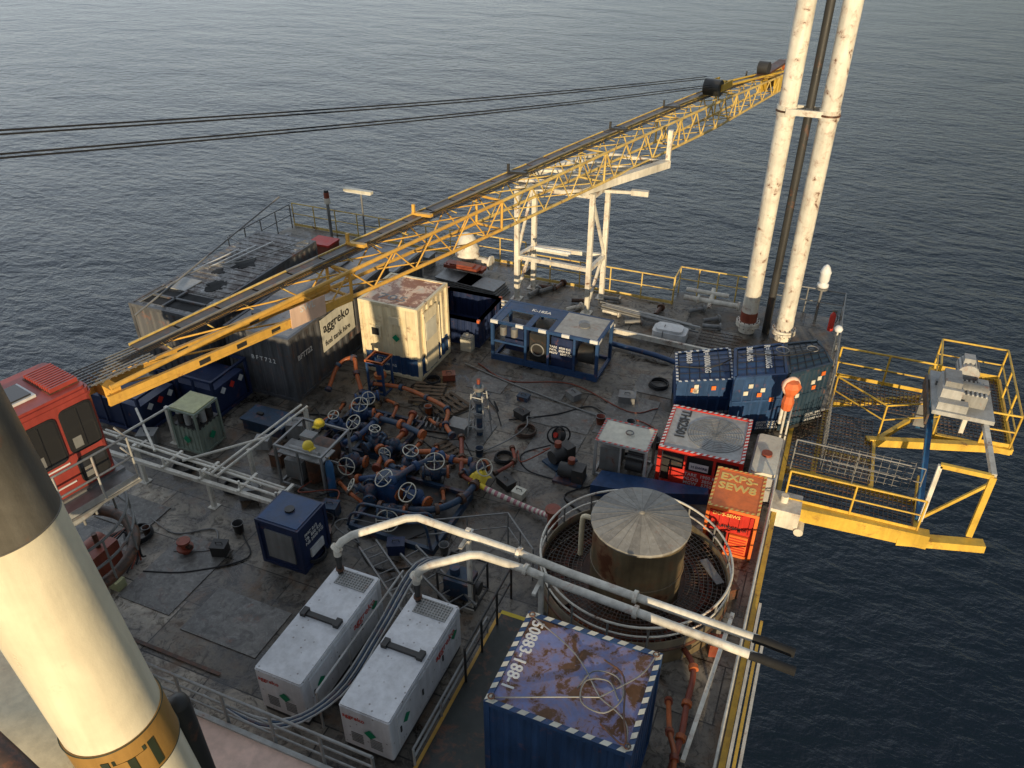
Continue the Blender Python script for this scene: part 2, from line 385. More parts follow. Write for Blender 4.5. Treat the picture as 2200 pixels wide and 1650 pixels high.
b.beam((-10.1,26.5,4.8),(-6.7,27.8,4.8),.08,.08,'whiterust'); b.beam((-9.4,28,4.8),(-7.5,26.4,4.8),.08,.08,'whiterust')
b.beam((-5.9,29.2,4.7),(-5.9,29.2,6.0),.16,.16,'whiterust'); b.beam((-7.4,26.2,4.5),(-6.1,26.5,4.5),.1,.1,'white'); b.beam((-6.5,26.45,4.5),(-5.9,26.5,4.5),.2,.18,'white'); b.done('cradle',t)
b=B(o); b.box((-9.7,25.42,2.25),(-8.3,25.52,2.33),'clean'); b.box((-9.62,25.4,2.18),(-8.38,25.54,2.25),'signcream'); b.done('lamp_fitting',t)
# ------------------------------------------------------------------ crane
FO=Vector((-11.6,8.35,6.0)); TI=Vector((-3.5,46,4.8)); D=(TI-FO).normalized(); LN=(TI-FO).length
SD=Vector((D.y,-D.x,0)).normalized(); UP=SD.cross(D)
def bp_(s,w,h): return FO+D*s+SD*w+UP*h
def lerp1(s,pts):
    for (a,x),(c,y) in zip(pts,pts[1:]):
        if s<=c: return x+(y-x)*max(0,s-a)/(c-a)
    return pts[-1][1]
def hw(s): return lerp1(s,[(0,.32),(6,.38),(14,.48),(28,.5),(LN,.32)]),lerp1(s,[(0,.13),(5,.30),(10,.40),(18,.5),(28,.54),(LN,.32)])
crane=T('pedestal_crane','yellow lattice boom crane with red cab on a steel pedestal','crane',(-13.4,7,0))
O=(-13.4,7,0)
b=B(O); b.cyl((-13.4,7,0),(-13.4,7,4.2),.75,'rustdark',24); b.done('pedestal',crane)
b=B(O); b.cyl((-12.9,7.2,4.1),(-12.9,7.2,4.35),1.45,'galv',32); b.ring((-12.9,7.2,4.0),1.45,.07,'lightgrey',n=36); b.cyl((-12.9,7.2,3.75),(-12.9,7.2,4.1),1.1,'rustdark',24)
for k in range(24): a=k*math.pi/12; b.cyl((-12.9+1.2*math.cos(a),7.2+1.2*math.sin(a),3.6),(-12.9+1.2*math.cos(a),7.2+1.2*math.sin(a),4.1),.03,'galv',6)
b.done('slewing_ring',crane)
b=B(O)
for z in (3.3,2.8): b.ring((-12.9,7.2,z),1.5,.03,'grey',n=36)
for k in range(12): a=k*math.pi/6; b.cyl((-12.9+1.5*math.cos(a),7.2+1.5*math.sin(a),2.3),(-12.9+1.5*math.cos(a),7.2+1.5*math.sin(a),3.3),.025,'grey',6)
b.ring((-12.9,7.2,2.3),1.4,.12,'rustdark',n=36); b.done('service_platform',crane)
b=B(O); b.beam((-12.9,6.6,4.4),(-13.8,5.5,10.9),.2,.2,'amber'); b.beam((-14.3,7.0,4.4),(-14.2,5.5,10.9),.2,.2,'amber'); b.beam((-13.8,5.5,10.9),(-14.2,5.5,10.9),.3,.3,'amber'); b.done('mast',crane)
boom=B(O); 
st=[i*1.5 for i in range(0,26)]; st=[x for x in st if x<LN]+[LN]
for sw in (-1,1):
    for sh in (-1,1):
        for a,c in zip(st,st[1:]):
            wa,ha=hw(a);wc,hc=hw(c)
            m='amber' if a<12 else 'yellowpale'
            boom.cyl(bp_(a,sw*wa,sh*ha),bp_(c,sw*wc,sh*hc),.05 if a<24 else .055,m,8)
for i,(a,c) in enumerate(zip(st,st[1:])):
    wa,ha=hw(a);wc,hc=hw(c); m='amber' if a<12 else 'yellowpale'; md=(a+c)/2; wm,hm=hw(md); lr=.022 if a<20 else .03
    for sw in (-1,1):
        if a>=4.5:
            boom.cyl(bp_(a,sw*wa,ha),bp_(md,sw*wm,-hm),lr,m,6); boom.cyl(bp_(md,sw*wm,-hm),bp_(c,sw*wc,hc),lr,m,6)
        if i%4==3: boom.cyl(bp_(c,sw*wc,hc),bp_(c,sw*wc,-hc),.04,m,6)
    for sh in (-1,1):
        boom.cyl(bp_(a,-wa,sh*ha),bp_(c,wc,sh*hc),.02,m,6)
        if i%4==3: boom.cyl(bp_(c,-wc,sh*hc),bp_(c,wc,sh*hc),.04,m,6)
bo=boom.done('boom',crane,'yellow lattice boom with rust')
for sw in (-1,1):
    b=B(O)
    b.beam(bp_(-.1,sw*.33,-.1),bp_(6.0,sw*.39,-.30),.07,.20,'amber')
    for k in range(3):
        s0=1.9+k*.9; z=-.1-.2*(s0/6.0); c=bp_(s0,sw*.35+.04,z)
        b.beam(c-D*.12,c+D*.12,.03,.10,'dark')
    b.done('foot_girder',bo)
b=B(O); b.beam(bp_(.1,-.29,-.05),bp_(.1,.29,-.05),.2,.25,'amber'); b.done('foot_cross_beam',bo)
b=B(O)
for a in range(1,37):
    w_,h_=hw(a); w2,h2=hw(a+1); wo=-w_-.10; w2o=-w2-.10; e=.10
    b.beam(bp_(a,wo,h_+e),bp_(a+.93,w2o,h2+e),.25,.03,'grat')
    b.beam(bp_(a,wo+.15,h_+e+.01),bp_(a+1,w2o+.15,h2+e+.01),.025,.05,'galv')
    b.beam(bp_(a,wo-.16,h_+e+.01),bp_(a+1,w2o-.16,h2+e+.01),.03,.07,'yellowpale' if a%5 else 'galv')
    b.cyl(bp_(a+.5,wo-.16,h_+e-.02),bp_(a+.5,.0,h_),.018,'yellowpale',6)
for k in range(4):
    b.tube([bp_(s_,-.2+.05*k,hw(s_)[1]+.12) for s_ in (.5,8,16,26,36)],.011,'rubber',5)
b.done('walkway',bo)
for s_ in (7,9.5,14,20.5,25,30,34):
    w_,h_=hw(s_); b=B(O); b.beam(bp_(s_,-w_-.28,h_+.12),bp_(s_,-.05,h_+.2),.12,.08,'amber' if s_<12 else 'dark'); b.beam(bp_(s_,-w_-.25,h_+.1),bp_(s_,-w_-.25,h_+.38),.07,.07,'amber' if s_<12 else 'dark'); b.done('cable_support',bo)
b=B(O)
b.beam(bp_(4.1,.44,-.12),bp_(5.1,.45,-.14),.02,.46,'signpink'); so=b.done('sign',bo,'pinkish cream load limit sign')
text('SWL',.22,bp_(4.36,.458,-.06)-Vector(O),D,UP,'txtwhite',so)
b=B(O)
for k in range(11): p=bp_(-.3+k*.13,-.15,.24); b.beam(p-SD*.36,p+SD*.36,.03,.03,'galv')
for k in range(8): b.beam(bp_(-.3,-.5+.1*k,.26),bp_(1.05,-.5+.1*k,.26),.02,.03,'galv')
b.done('access_platform',bo)
b=B(O)
for sw in (-.25,.25): b.beam(bp_(28.6,sw,1.0),bp_(37.5,sw*.8,.45),.09,.08,'yellow')
b.cyl(bp_(28.2,-.35,1.0),bp_(28.2,.35,1.0),.34,'dark',18); b.cyl(bp_(28.9,-.28,1.02),bp_(28.9,.28,1.02),.2,'yellow',14); b.beam(bp_(28.2,-.37,1.0),bp_(29.6,-.3,1.0),.04,.4,'yellow'); b.beam(bp_(28.2,.37,1.0),bp_(29.6,.3,1.0),.04,.3,'yellow')
b.cyl(bp_(34.5,-.25,.95),bp_(34.5,.25,.95),.3,'dark',18); b.beam(bp_(33.5,0,.6),bp_(37.5,0,.9),.5,.1,'rustdark'); b.done('sheave_block',bo)
b=B(O)
for sw in (-.34,.34): b.beam(bp_(35.5,sw,-.05),bp_(39.6,sw,.1),.08,.75,'yellow')
b.beam(bp_(37.3,0,0),bp_(39.4,0,.1),.6,.5,'whiterust'); b.cyl(bp_(39.3,-.3,0),bp_(39.3,.3,0),.5,'rustdark',18); b.cyl(bp_(38.6,-.3,.5),bp_(38.6,.3,.5),.3,'orange',14); b.done('boom_head',bo)
for zz,zr,dx in ((10.92,6.6,0),(10.86,6.52,.06),(10.56,6.28,.5),(10.50,6.2,.56)):
    q=Vector((-13.8+dx*.3,5.5,zz)); r=Vector((-5.95+dx*.4,35.6,zr)); b=B(O)
    pts=[q.lerp(r,i/20)-Vector((0,0,.14*math.sin(math.pi*i/20))) for i in range(21)]
    b.tube(pts,.018,'rubber',5); b.done('wire_rope',crane)
cabE=bpy.data.objects.new('cab',None); COL.objects.link(cabE)
cabE.parent=crane; cabE.location=Vector((-11.36,7.97,4.5))-Vector(O); cabE.rotation_euler=(0,0,math.radians(-11.85))
def rbox(b,x0,x1,y0,y1,z0,z1,r,mat):
    pts=[]
    for cx,cy,a0 in ((x1-r,y1-r,0),(x0+r,y1-r,90),(x0+r,y0+r,180),(x1-r,y0+r,270)):
        for k in range(4): a=math.radians(a0+30*k); pts.append((cx+r*math.cos(a),cy+r*math.sin(a)))
    b.prism(pts,z0,z1,mat)
b=B(); rbox(b,-1.4,0,-1.7,0,0,1.85,.12,'cabred'); rbox(b,-1.36,-.04,-1.66,-.04,1.85,1.90,.1,'cabred'); rbox(b,-1.42,.02,-1.72,.02,1.72,1.77,.12,'cabred'); b.done('cab_body',cabE)
def win(y0,y1,z0,z1):
    w=B()
    def rr(e,xx,mat,x2):
        pts=[]; r=.07
        for cy,cz,a0 in ((y1-r,z1-r,0),(y0+r,z1-r,90),(y0+r,z0+r,180),(y1-r,z0+r,270)):
            for k in range(4): a=math.radians(a0+30*k); pts.append((cy+(r+e)*math.cos(a),cz+(r+e)*math.sin(a)))
        n=len(pts); w.add([(x2,p[0],p[1]) for p in pts],[tuple(range(n))],mat); w.add([(xx,p[0],p[1]) for p in pts]+[(x2,p[0],p[1]) for p in pts],[(i,(i+1)%n,n+(i+1)%n,n+i) for i in range(n)],mat)
    rr(.035,0,'rubber',.02); rr(0,.02,'glass',.026)
    w.box((.026,(y0+y1)/2-.012,z0+.02),(.036,(y0+y1)/2+.012,z1-.02),'rubber'); w.box((.026,y0+.05,z0+.06),(.03,(y0+y1)/2-.05,z0+.28),'grey'); w.done('window',cabE)
win(-1.38,-.78,.72,1.58);win(-.64,-.12,.78,1.62);win(-.62,-.14,.12,.60)
for z in (.22,.62): 
    b=B(); b.box((.002,-1.6,z-.015),(.014,-.76,z+.015),'clean'); b.done('stripe',cabE)
b=B(); b.box((-.95,-1.35,1.90),(-.35,-.75,1.95),'clean'); b.box((-.9,-1.3,1.95),(-.4,-.8,1.98),'glass'); b.done('roof_hatch',cabE)
b=B()
for k in range(11): b.box((-1.05+k*.08,-.58,1.91),(-1.01+k*.08,-.08,2.0),'cabred')
b.box((-1.08,-.6,1.90),(-.2,-.06,1.92),'rustdark'); b.done('roof_grille',cabE)
b=B(); b.box((.05,-2.0,-.12),(.55,.1,-.07),'galv')
b.box((-1.4,-2.0,-.12),(.05,.1,-.02),'galv'); b.done('side_platform',cabE)
b=B()
for y in (-1.95,-1.3,-.6,.08): b.cyl((.52,y,-.1),(.52,y,.9),.022,'lightgrey',7)
for z in (.45,.9): b.tube([(.52,-1.95,z),(.52,.08,z),(.1,.12,z)],.022,'lightgrey',7)
b.box((.51,-1.95,-.1),(.525,.08,.06),'lightgrey'); b.done('guard_rail',cabE)
t=T('hydraulic_power_unit','dark red hydraulic machinery beside the crane pedestal','machinery',(-14.2,8.7,0))
b=B(); b.box((-.5,-.6,0),(.5,.6,.12),'rustdark'); b.done('base_frame',t)
b=B(); b.cyl((-.25,-.45,.45),(-.25,.45,.45),.25,'redpipe',14); b.box((.05,-.4,.12),(.42,.35,.8),'redpipe'); b.cyl((.2,0,.8),(.2,0,1.2),.06,'rustdark'); b.cyl((-.25,-.3,.7),(-.25,-.3,1.1),.05,'redpipe'); b.done('motor',t)
for k in range(5): b=B(); b.tube(curve([(-.2+.1*k,.4,.6),(.1+.1*k,.8,.5+.1*k),(.5+.05*k,.6,.2),(.7,.1+.15*k,.04)]),.022,'redpipe' if k%2 else 'rubber',6); b.done('hose',t)
# ------------------------------------------------------------------ funnel and big tank
t=T('exhaust_funnel','tall cream funnel with dark grey top and lettered band','funnel',(-5.0,3.0,0))
f0=Vector((-5.05,3.0,3.0)); f1=Vector((-5.86,2.68,13.0)); fd=(f1-f0)/10
def fz(z): return f0+fd*(z-3.0)
o=(-5.0,3.0,0)
b=B(o); b.cyl(fz(1.0),fz(9.62),.47,'creamfun',64,r2=.45); b.done('lower_shaft',t)
b=B(o); b.cyl(fz(9.62),fz(13.2),.455,'funtop',64,r2=.44); b.ring(fz(9.62),.455,.008,'funtop',ax=fd,n=64); b.done('upper_shaft',t)
b=B(o); b.cyl(fz(6.62),fz(7.16),.476,'gold',64,r2=.475); b.ring(fz(7.16),.476,.006,'darkgreen',ax=fd,n=64); b.ring(fz(6.62),.476,.006,'darkgreen',ax=fd,n=64); b.done('lettered_band',t,'gold brown band with pale lettering')
def curved(body,size,z,ang0,mat,R=.482):
    cu=bpy.data.curves.new('t','FONT'); cu.body=body; cu.size=size; cu.extrude=.002; cu.offset=.02*size
    ob=bpy.data.objects.new('t',cu); COL.objects.link(ob); bpy.context.view_layer.update()
    me=bpy.data.meshes.new_from_object(ob.evaluated_get(bpy.context.evaluated_depsgraph_get())); bpy.data.objects.remove(ob)
    for v in me.vertices:
        a=ang0+v.co.x/R; c=fz(z+v.co.y); p=c+Vector((math.cos(a)*(R+v.co.z),math.sin(a)*(R+v.co.z),0))-Vector(o); v.co=p
    me.materials.clear(); me.materials.append(M[mat]); x=bpy.data.objects.new('lettering',me); COL.objects.link(x); x.parent=t
curved('ITI',.5,6.71,-1.1,'darkgreen'); 
t=T('storage_tank','cream round storage tank beside the funnel','tank',(-9.4,3.1,0))
b=B(); b.rev((0,0,0),[(1.7,0),(1.7,3.9),(1.6,4.1),(0,4.25)],'cream',40); b.done('shell',t)
b=B(); b.ring((0,0,3.9),1.72,.05,'cream',n=40); b.done('rim',t)
b=B(); b.ring((.5,-.3,4.7),.3,.03,'rustdark'); b.cyl((.5,-.3,4.1),(.5,-.3,4.7),.03,'rustdark'); b.cyl((.2,-.3,4.7),(.8,-.3,4.7),.02,'rustdark',6); b.cyl((.5,-.6,4.7),(.5,0,4.7),.02,'rustdark',6); b.done('handwheel',t)
b=B((-5.3,3.5,1)); b.cyl((-5.22,3.5,1.85),(-5.32,3.5,6.5),.12,'dark',18); b.rev((-5.32,3.5,6.5),[(.12,0),(.10,.07),(.05,.11),(0,.12)],'dark',18); one(b,'vertical_pipe','dark grey capped pipe beside the funnel','pipe')
b=B((-8,2,5)); b.tube(curve([(-9.5,3.2,5.2),(-8.2,2.8,5.6),(-7.1,2.6,5.5),(-6.2,2.5,5.0)]),.16,'rustdark',12); one(b,'rusty_pipe','rusty brown pipe crossing in front of the tank','pipe')
# ------------------------------------------------------------------ containers
def frame(b,x0,x1,y0,y1,z0,z1,t,mat,mid=()):
    for x in (x0,x1-t):
        for y in (y0,y1-t): b.box((x,y,z0),(x+t,y+t,z1),mat)
    for z in (z0,z1-t):
        for y in (y0,y1-t): b.box((x0+t,y+.002,z+.002),(x1-t,y+t-.002,z+t-.002),mat)
        for x in (x0,x1-t): b.box((x+.002,y0+t,z+.002),(x+t-.002,y1-t,z+t-.002),mat)
def container(name,label,loc,w,l,h,side,fr,roof,yaw=0,pitch=.25,cat='container',group=None,lower=None):
    t=T(name,label,cat,loc,yaw,group)
    b=B(); frame(b,0,w,0,l,0,h,.1,fr); b.done('frame',t)
    b=B(); e=.03
    for p,q in (((.1,e),(w-.1,e)),((w-e,.1),(w-e,l-.1)),((w-.1,l-e),(.1,l-e)),((e,l-.1),(e,.1))):
        if lower: b.corr(p,q,.1,lower[0],lower[1],pitch); b.corr(p,q,lower[0],h-.1,side,pitch)
        else: b.corr(p,q,.1,h-.1,side,pitch)
    b.done('wall',t)
    b=B(); b.box((.1,.1,h-.06),(w-.1,l-.1,h-.025),roof); b.done('roof',t)
    return t
t=container('shipping_container','weathered grey open container with holes rusted in its roof',(-19.6,15.9,0),2.6,6.4,2.6,'contgrey','contgrey','controof',pitch=.3)
b=B(); b.box((.3,.3,2.575),(2.3,1.25,2.585),'soot_or_hole_shade'); b.done('hatch_opening_shade',t)  # flat black sheet paints the shade inside the hatch
b=B(); b.beam((.3,.75,2.62),(2.4,.75,2.62),.08,.06,'contgrey'); b.done('hatch_beam',t)
b=B(); b.beam((1.2,.2,2.62),(1.2,1.3,2.62),.08,.06,'contgrey'); b.done('hatch_beam',t)
b=B(); b.box((.1,1.35,2.574),(2.5,6.3,2.598),'controof')
for k in range(16): b.box((.1,1.4+k*.31,2.598),(2.5,1.5+k*.31,2.615),'controof')
b.done('roof_sheet',t)
random.seed(3)
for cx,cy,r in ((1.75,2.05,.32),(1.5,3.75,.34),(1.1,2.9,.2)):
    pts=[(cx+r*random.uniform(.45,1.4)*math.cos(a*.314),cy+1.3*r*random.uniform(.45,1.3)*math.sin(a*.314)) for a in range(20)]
    b=B(); b.prism(pts,2.60,2.62,'soot_or_hole_shade'); b.done('rusted_hole_shade',t)  # black patch on the roof paints the dark inside of a hole
b=B(); b.box((.3,1.3,2.6),(1.1,2.1,2.63),'lightgrey'); b.done('patch_plate',t)
b=B(); b.tube(curve([(.3,.2,2.6),(.6,2.5,2.75),(1.6,4.0,2.7),(2.3,6.2,2.65)]),.02,'galv',6); b.done('lifting_sling',t)
for k in range(3): b=B(); b.cyl((.35+.3*k,2.6+.4*k,2.66),(.6+.35*k,4.6+.5*k,2.66),.025,'clean',6); b.done('roof_pipe',t)
b=B((-18,18,2.7)); b.tube([(-18.6,15.2,2.7),(-18.1,22,4.2)],.03,'galv',6); one(b,'slanting_pole','thin steel pole slanting above the grey container','pole')
t=container('fuel_tank_container','long dark grey fuel tank container with cream sign',(-16.4,16.35,0),2.4,5.9,2.25,'contgrey','contgrey','controof2',pitch=.35)
b=B(); b.box((2.402,1.6,.95),(2.415,3.45,2.1),'signcream'); so=b.done('sign',t,'cream sign with black words')
text('aggreko',.47,(2.42,1.70,1.60),Y,Z,'txtblack',so,.015); text('fuel tank hire',.27,(2.42,1.72,1.12),Y,Z,'txtblack',so,.015)
text('BFT722',.24,(2.405,.3,1.35),Y,Z,'txtwhite',t); text('B F T 7 2 2',.2,(.9,-.01,1.3),X,Z,'txtwhite',t)
b=B(); b.box((.95,.3,2.23),(1.02,5.6,2.29),'contgrey'); b.box((.3,1.9,2.23),(.95,1.96,2.29),'contgrey'); b.box((1.02,1.9,2.23),(2.1,1.96,2.29),'contgrey'); b.done('roof_rib',t)
for hx,hy,hr in ((1.6,3.4,.25),(.5,1.0,.15)): b=B(); b.cyl((hx,hy,2.2),(hx,hy,2.35),hr,'contgrey',16); b.done('roof_hatch',t)
t=container('offshore_cabin','cream rusty cabin container with blue lower band and rusted roof',(-13.15,18.9,0),2.12,2.1,2.6,'creamrust','creamrust','roofrust',pitch=.3,lower=(.75,'blue'))
text('705',.5,(.45,.35,2.58),X,Y,'grey',t,0,sx=1.4)
b=B(); b.box((.35,-.01,1.35),(.75,.05,1.75),'cream'); b.box((.42,-.015,1.42),(.68,.0,1.68),'txtblack'); b.done('window',t)
b=B(); s_=.14; c=(1.3,-.02,1.45); b.add([(c[0]-s_,c[1],c[2]),(c[0],c[1],c[2]-s_),(c[0]+s_,c[1],c[2]),(c[0],c[1],c[2]+s_)],[(0,1,2,3)],'diamond'); b.done('diamond_sign',t)
b=B(); b.box((2.1,.35,.2),(2.15,1.2,2.3),'cream'); b.box((2.15,.42,1.3),(2.17,1.1,1.95),'signcream'); b.done('door',t)
b=B(); b.box((1.1,-.06,1.95),(1.5,.03,2.2),'cream'); b.done('vent_cover',t)
text('11600 KG\nF981 GB\nMGW 5500 KG',.12,(.45,-.012,.6),X,Z,'txtwhite',t)
for y in (1.3,.3): b=B(); b.cyl((2.18,y,.3),(2.18,y,2.2),.02,'cream'); b.done('lock_bar',t)
t=container('blue_container','blue corrugated container with rusty top tinted with painted sky light and hazard edging',(-3.55,7.3,0),2.5,2.05,2.55,'blue','blue','skylit_purple',pitch=.26)
def hazard(t,w,l,z,a='txtwhite',bb='blue',n=9,wd=.1):
    b=B()
    for k in range(n):
        for (dx,dy,ln,ax) in ((0,0,w,0),(0,l-wd,w,0),(0,0,l,1),(w-wd,0,l,1)):
            st=ln/n; p=k*st+.03; q=p+st*.5; sk=wd*.6
            if ax==0: vs=[(dx+p,dy+.005,z),(dx+q,dy+.005,z),(min(w-.01,dx+q+sk),dy+wd-.005,z),(dx+p+sk,dy+wd-.005,z)]
            else: vs=[(dx+.005,dy+p,z+.001),(dx+wd-.005,dy+p+sk,z+.001),(dx+wd-.005,min(l-.01,dy+q+sk),z+.001),(dx+.005,dy+q,z+.001)]
            b.add(vs,[(0,1,2,3)],a)
    b.done('hazard_stripes',t)
hazard(t,2.5,2.05,2.555,'signcream')
text('50883-188-1',.31,(.15,1.90,2.53),(0,-1,0),X,'txtwhite',t,.02,sx=.97)
text('50883-188-1',.11,(-.012,2.0,2.2),(0,-1,0),Z,'txtwhite',t)
for sx_ in ((.1,.1),(2.4,.1),(2.4,1.95),(.1,1.95)):
    b=B(); b.tube(curve([(sx_[0],sx_[1],2.56),((sx_[0]+1.9)/2+.1,(sx_[1]+.9)/2,2.6),(1.75,.75,2.62)]),.014,'galv',6)
    b.ring((sx_[0],sx_[1],2.6),.05,.015,'rustdark',n=10); b.done('lifting_sling',t)
b=B(); b.tube(curve([(1.35,.8,2.58),(1.5,1.2,2.6),(1.9,1.25,2.6),(2.1,.9,2.61),(1.9,.5,2.62),(1.5,.55,2.63),(1.45,.95,2.64),(1.8,1.1,2.62),(2.05,.8,2.64)]),.014,'grey',6); b.tube(curve([(1.9,.3,2.6),(2.35,.1,2.6),(2.2,.6,2.62),(2.0,1.3,2.6),(1.6,1.5,2.6)]),.016,'rustdark',6); b.done('coiled_sling',t)
t=T('equipment_cabinet','dark blue steel cabinet unit with grey door panel','cabinet',(-10.8,10.4,0))
b=B(); frame(b,0,1.2,0,1.1,0,1.35,.08,'navy'); b.done('frame',t)
b=B(); b.box((.04,.04,.06),(1.16,1.06,1.3),'navy'); b.done('body',t)
b=B(); b.box((.22,.0,.25),(.98,.045,1.1),'grey'); b.done('door_panel',t)
b=B(); b.box((.06,.06,1.3),(1.14,1.04,1.37),'blue'); b.cyl((.6,.55,1.37),(.6,.55,1.42),.12,'dark',12); b.done('roof',t)
text('PMC 012\nTB  850 KG\nNB 2600 KG',.13,(1.205,.2,1.0),Y,Z,'txtwhite',t)
b=B(); b.box((1.16,.35,.25),(1.2,.85,.5),'txtwhite'); b.done('label_plate',t)
def gen(loc,label):
    t=T('generator_set',label,'generator',loc,group='white generator sets')
    w,l,h=1.06,2.9,1.27
    b=B(); b.box((.03,.03,0),(w-.03,l-.03,.14),'dark'); b.done('base_skid',t)
    b=B(); rbox(b,0,w,0,l,.14,h-.04,.04,'genwhite'); rbox(b,.015,w-.015,.015,l-.015,h-.04,h,.04,'genwhite'); b.done('canopy',t)
    b=B(); b.box((.22,l-.5,h),(w-.1,l-.1,h+.006),'grey')
    for k in range(12): b.box((.22+k*.0635,l-.5,h+.006),(.245+k*.0635,l-.1,h+.018),'lightgrey')
    for k in range(7): b.box((.22,l-.5+k*.064,h+.008),(w-.1,l-.48+k*.064,h+.02),'lightgrey')
    b.done('roof_grille',t)
    b=B(); b.box((.12,1.42,h),(w-.1,1.53,h+.06),'dark'); b.box((.08,1.38,h),(.2,1.58,h+.09),'dark'); b.box((w-.2,1.38,h),(w-.08,1.58,h+.09),'dark'); b.done('lifting_bar',t)
    for y0 in (.25,1.1,1.95):
        b=B(); b.box((w,y0,.25),(w+.012,y0+.75,1.12),'genwhite'); b.box((w+.012,y0+.06,.6),(w+.03,y0+.1,.75),'dark'); b.done('door',t)
    for k in range(2):
        b=B()
        for j in range(6): b.box((.2+k*.4,-.012,.3+j*.05),(.45+k*.4,0,.32+j*.05),'grey')
        b.done('louvre',t)
    text('aggreko',.26,(w+.016,1.75,.85),Y,Z,'txtred',t,.0); text('aggreko',.15,(.06,-.014,.98),X,Z,'txtred',t,.0)
    s_=.13
    for c in ((w+.018,.55,.75),(w+.018,2.55,.8)):
        b=B(); b.add([(c[0],c[1]-s_,c[2]),(c[0],c[1],c[2]-s_),(c[0],c[1]+s_,c[2]),(c[0],c[1],c[2]+s_)],[(0,1,2,3)],'diamond'); b.done('diamond_label',t)
    b=B(); c=(.62,-.016,.7); b.add([(c[0]-s_,c[1],c[2]),(c[0],c[1],c[2]-s_),(c[0]+s_,c[1],c[2]),(c[0],c[1],c[2]+s_)],[(0,1,2,3)],'diamond'); b.done('diamond_label',t)
    b=B(); b.tube([(.2,l-.2,h),(.2,l-.2,h+.45)],.06,'dark',12); b.cyl((.2,l-.2,h+.1),(.2,l-.2,h+.16),.09,'rustdark',14); b.cyl((.2,l-.2,h+.4),(.2,l-.2,h+.55),.075,'dark',14); b.done('exhaust_stub',t)
    return t
gen((-8.27,7.1,0),'white generator set with black lifting bar and exhaust stub')
gen((-6.36,7.05,0),'white generator set with red lettering and exhaust stub')
def expipe(pts,label,mat='white'):
    t=T('exhaust_pipe',label,'pipe',pts[0],group='generator exhaust pipes')
    b=B(pts[0]); b.tube(pts[:-1],.085,mat,14); b.done('pipe',t)
    b=B(pts[0]); b.tube([Vector(pts[-2])-Vector((.2,0,0)),pts[-2],pts[-1]],.089,'soot_or_hole_shade',14); b.done('sooty_end',t)
    for k in (1,7,9): 
        p=Vector(pts[k]);d=(Vector(pts[k+1])-p).normalized(); b=B(pts[0]); b.cyl(p-d*.04,p+d*.04,.13,'whiterust',16); b.done('flange',t)
    return t
expipe([(-8.07,9.8,1.8),(-8.07,9.8,2.0),(-8.0,9.9,2.12),(-7.85,10.08,2.2),(-7.4,10.5,2.25),(-7.0,10.9,2.28),(-6.75,11.0,2.3),(-4.4,10.95,2.2),(-3.3,10.85,2.18),(-1.9,10.78,2.15),(.55,10.68,2.12),(1.1,10.64,2.1)],'long white exhaust pipe running out over the deck side')
expipe([(-6.16,9.75,1.8),(-6.16,9.75,1.98),(-6.1,9.82,2.1),(-5.95,9.95,2.18),(-5.6,10.25,2.2),(-5.3,10.5,2.22),(-5.1,10.58,2.22),(-4.1,10.58,2.2),(-3.3,10.5,2.18),(-1.8,10.42,2.15),(.55,10.27,2.12),(1.15,10.24,2.1)],'long white exhaust pipe running out over the deck side')
for x,y in ((-5.6,11.05),(-3.72,10.45)):
    b=B((x,y,0)); b.beam((x,y,0),(x,y,2.35),.09,.09,'white'); b.beam((x-.05,y-.3,2.05),(x-.05,y+.3,2.05),.08,.06,'white'); b.box((x-.12,y-.12,0),(x+.12,y+.12,.02),'white')
    one(b,'pipe_support','white steel post supporting the exhaust pipes','support post','exhaust pipe supports')
b=B((-7.1,7,0))
for k in range(5): b.tube(curve([(-8.6-.05*k,6.3,1.1+.02*k),(-7.3,6.5-.05*k,1.0),(-6.75+.05*k,7.4,.95),(-6.77+.05*k,9,.95),(-6.8+.05*k,10.8,1.1),(-6.4,12,.3)]),.022,'steelblue' if k%2 else 'lightgrey',6)
one(b,'cable_bundle','blue and grey cables running between the generators','cables')
for k,(x) in enumerate((-6.95,-4.95)):
    t=T('guard_frame','thin grey pipe frame beside a generator','guard frame',(x,7.2,0),group='guard frames')
    b=B()
    for z in ((.5,1.1) if k==0 else (.25,.5)): b.cyl((0,0,z),(0,3.3,z),.025,'lightgrey',7)
    b.done('rail',t)
    for j in range(4): b=B(); b.cyl((0,j*1.1,0),(0,j*1.1,1.1 if k==0 else .5),.025,'lightgrey',7); b.done('post',t)
t=T('pump_unit','small blue pump unit inside a black frame','pump',(-6.4,10.95,0))
b=B(); frame(b,0,.95,0,.75,0,.85,.04,'dark'); b.done('frame',t)
b=B(); b.box((.12,.1,.1),(.75,.6,.6),'steelblue'); b.cyl((.3,.35,.6),(.3,.35,.8),.12,'steelblue',14); b.done('body',t)
b=B(); b.cyl((.75,.35,.35),(.92,.35,.35),.16,'dark',14); b.done('motor',t)
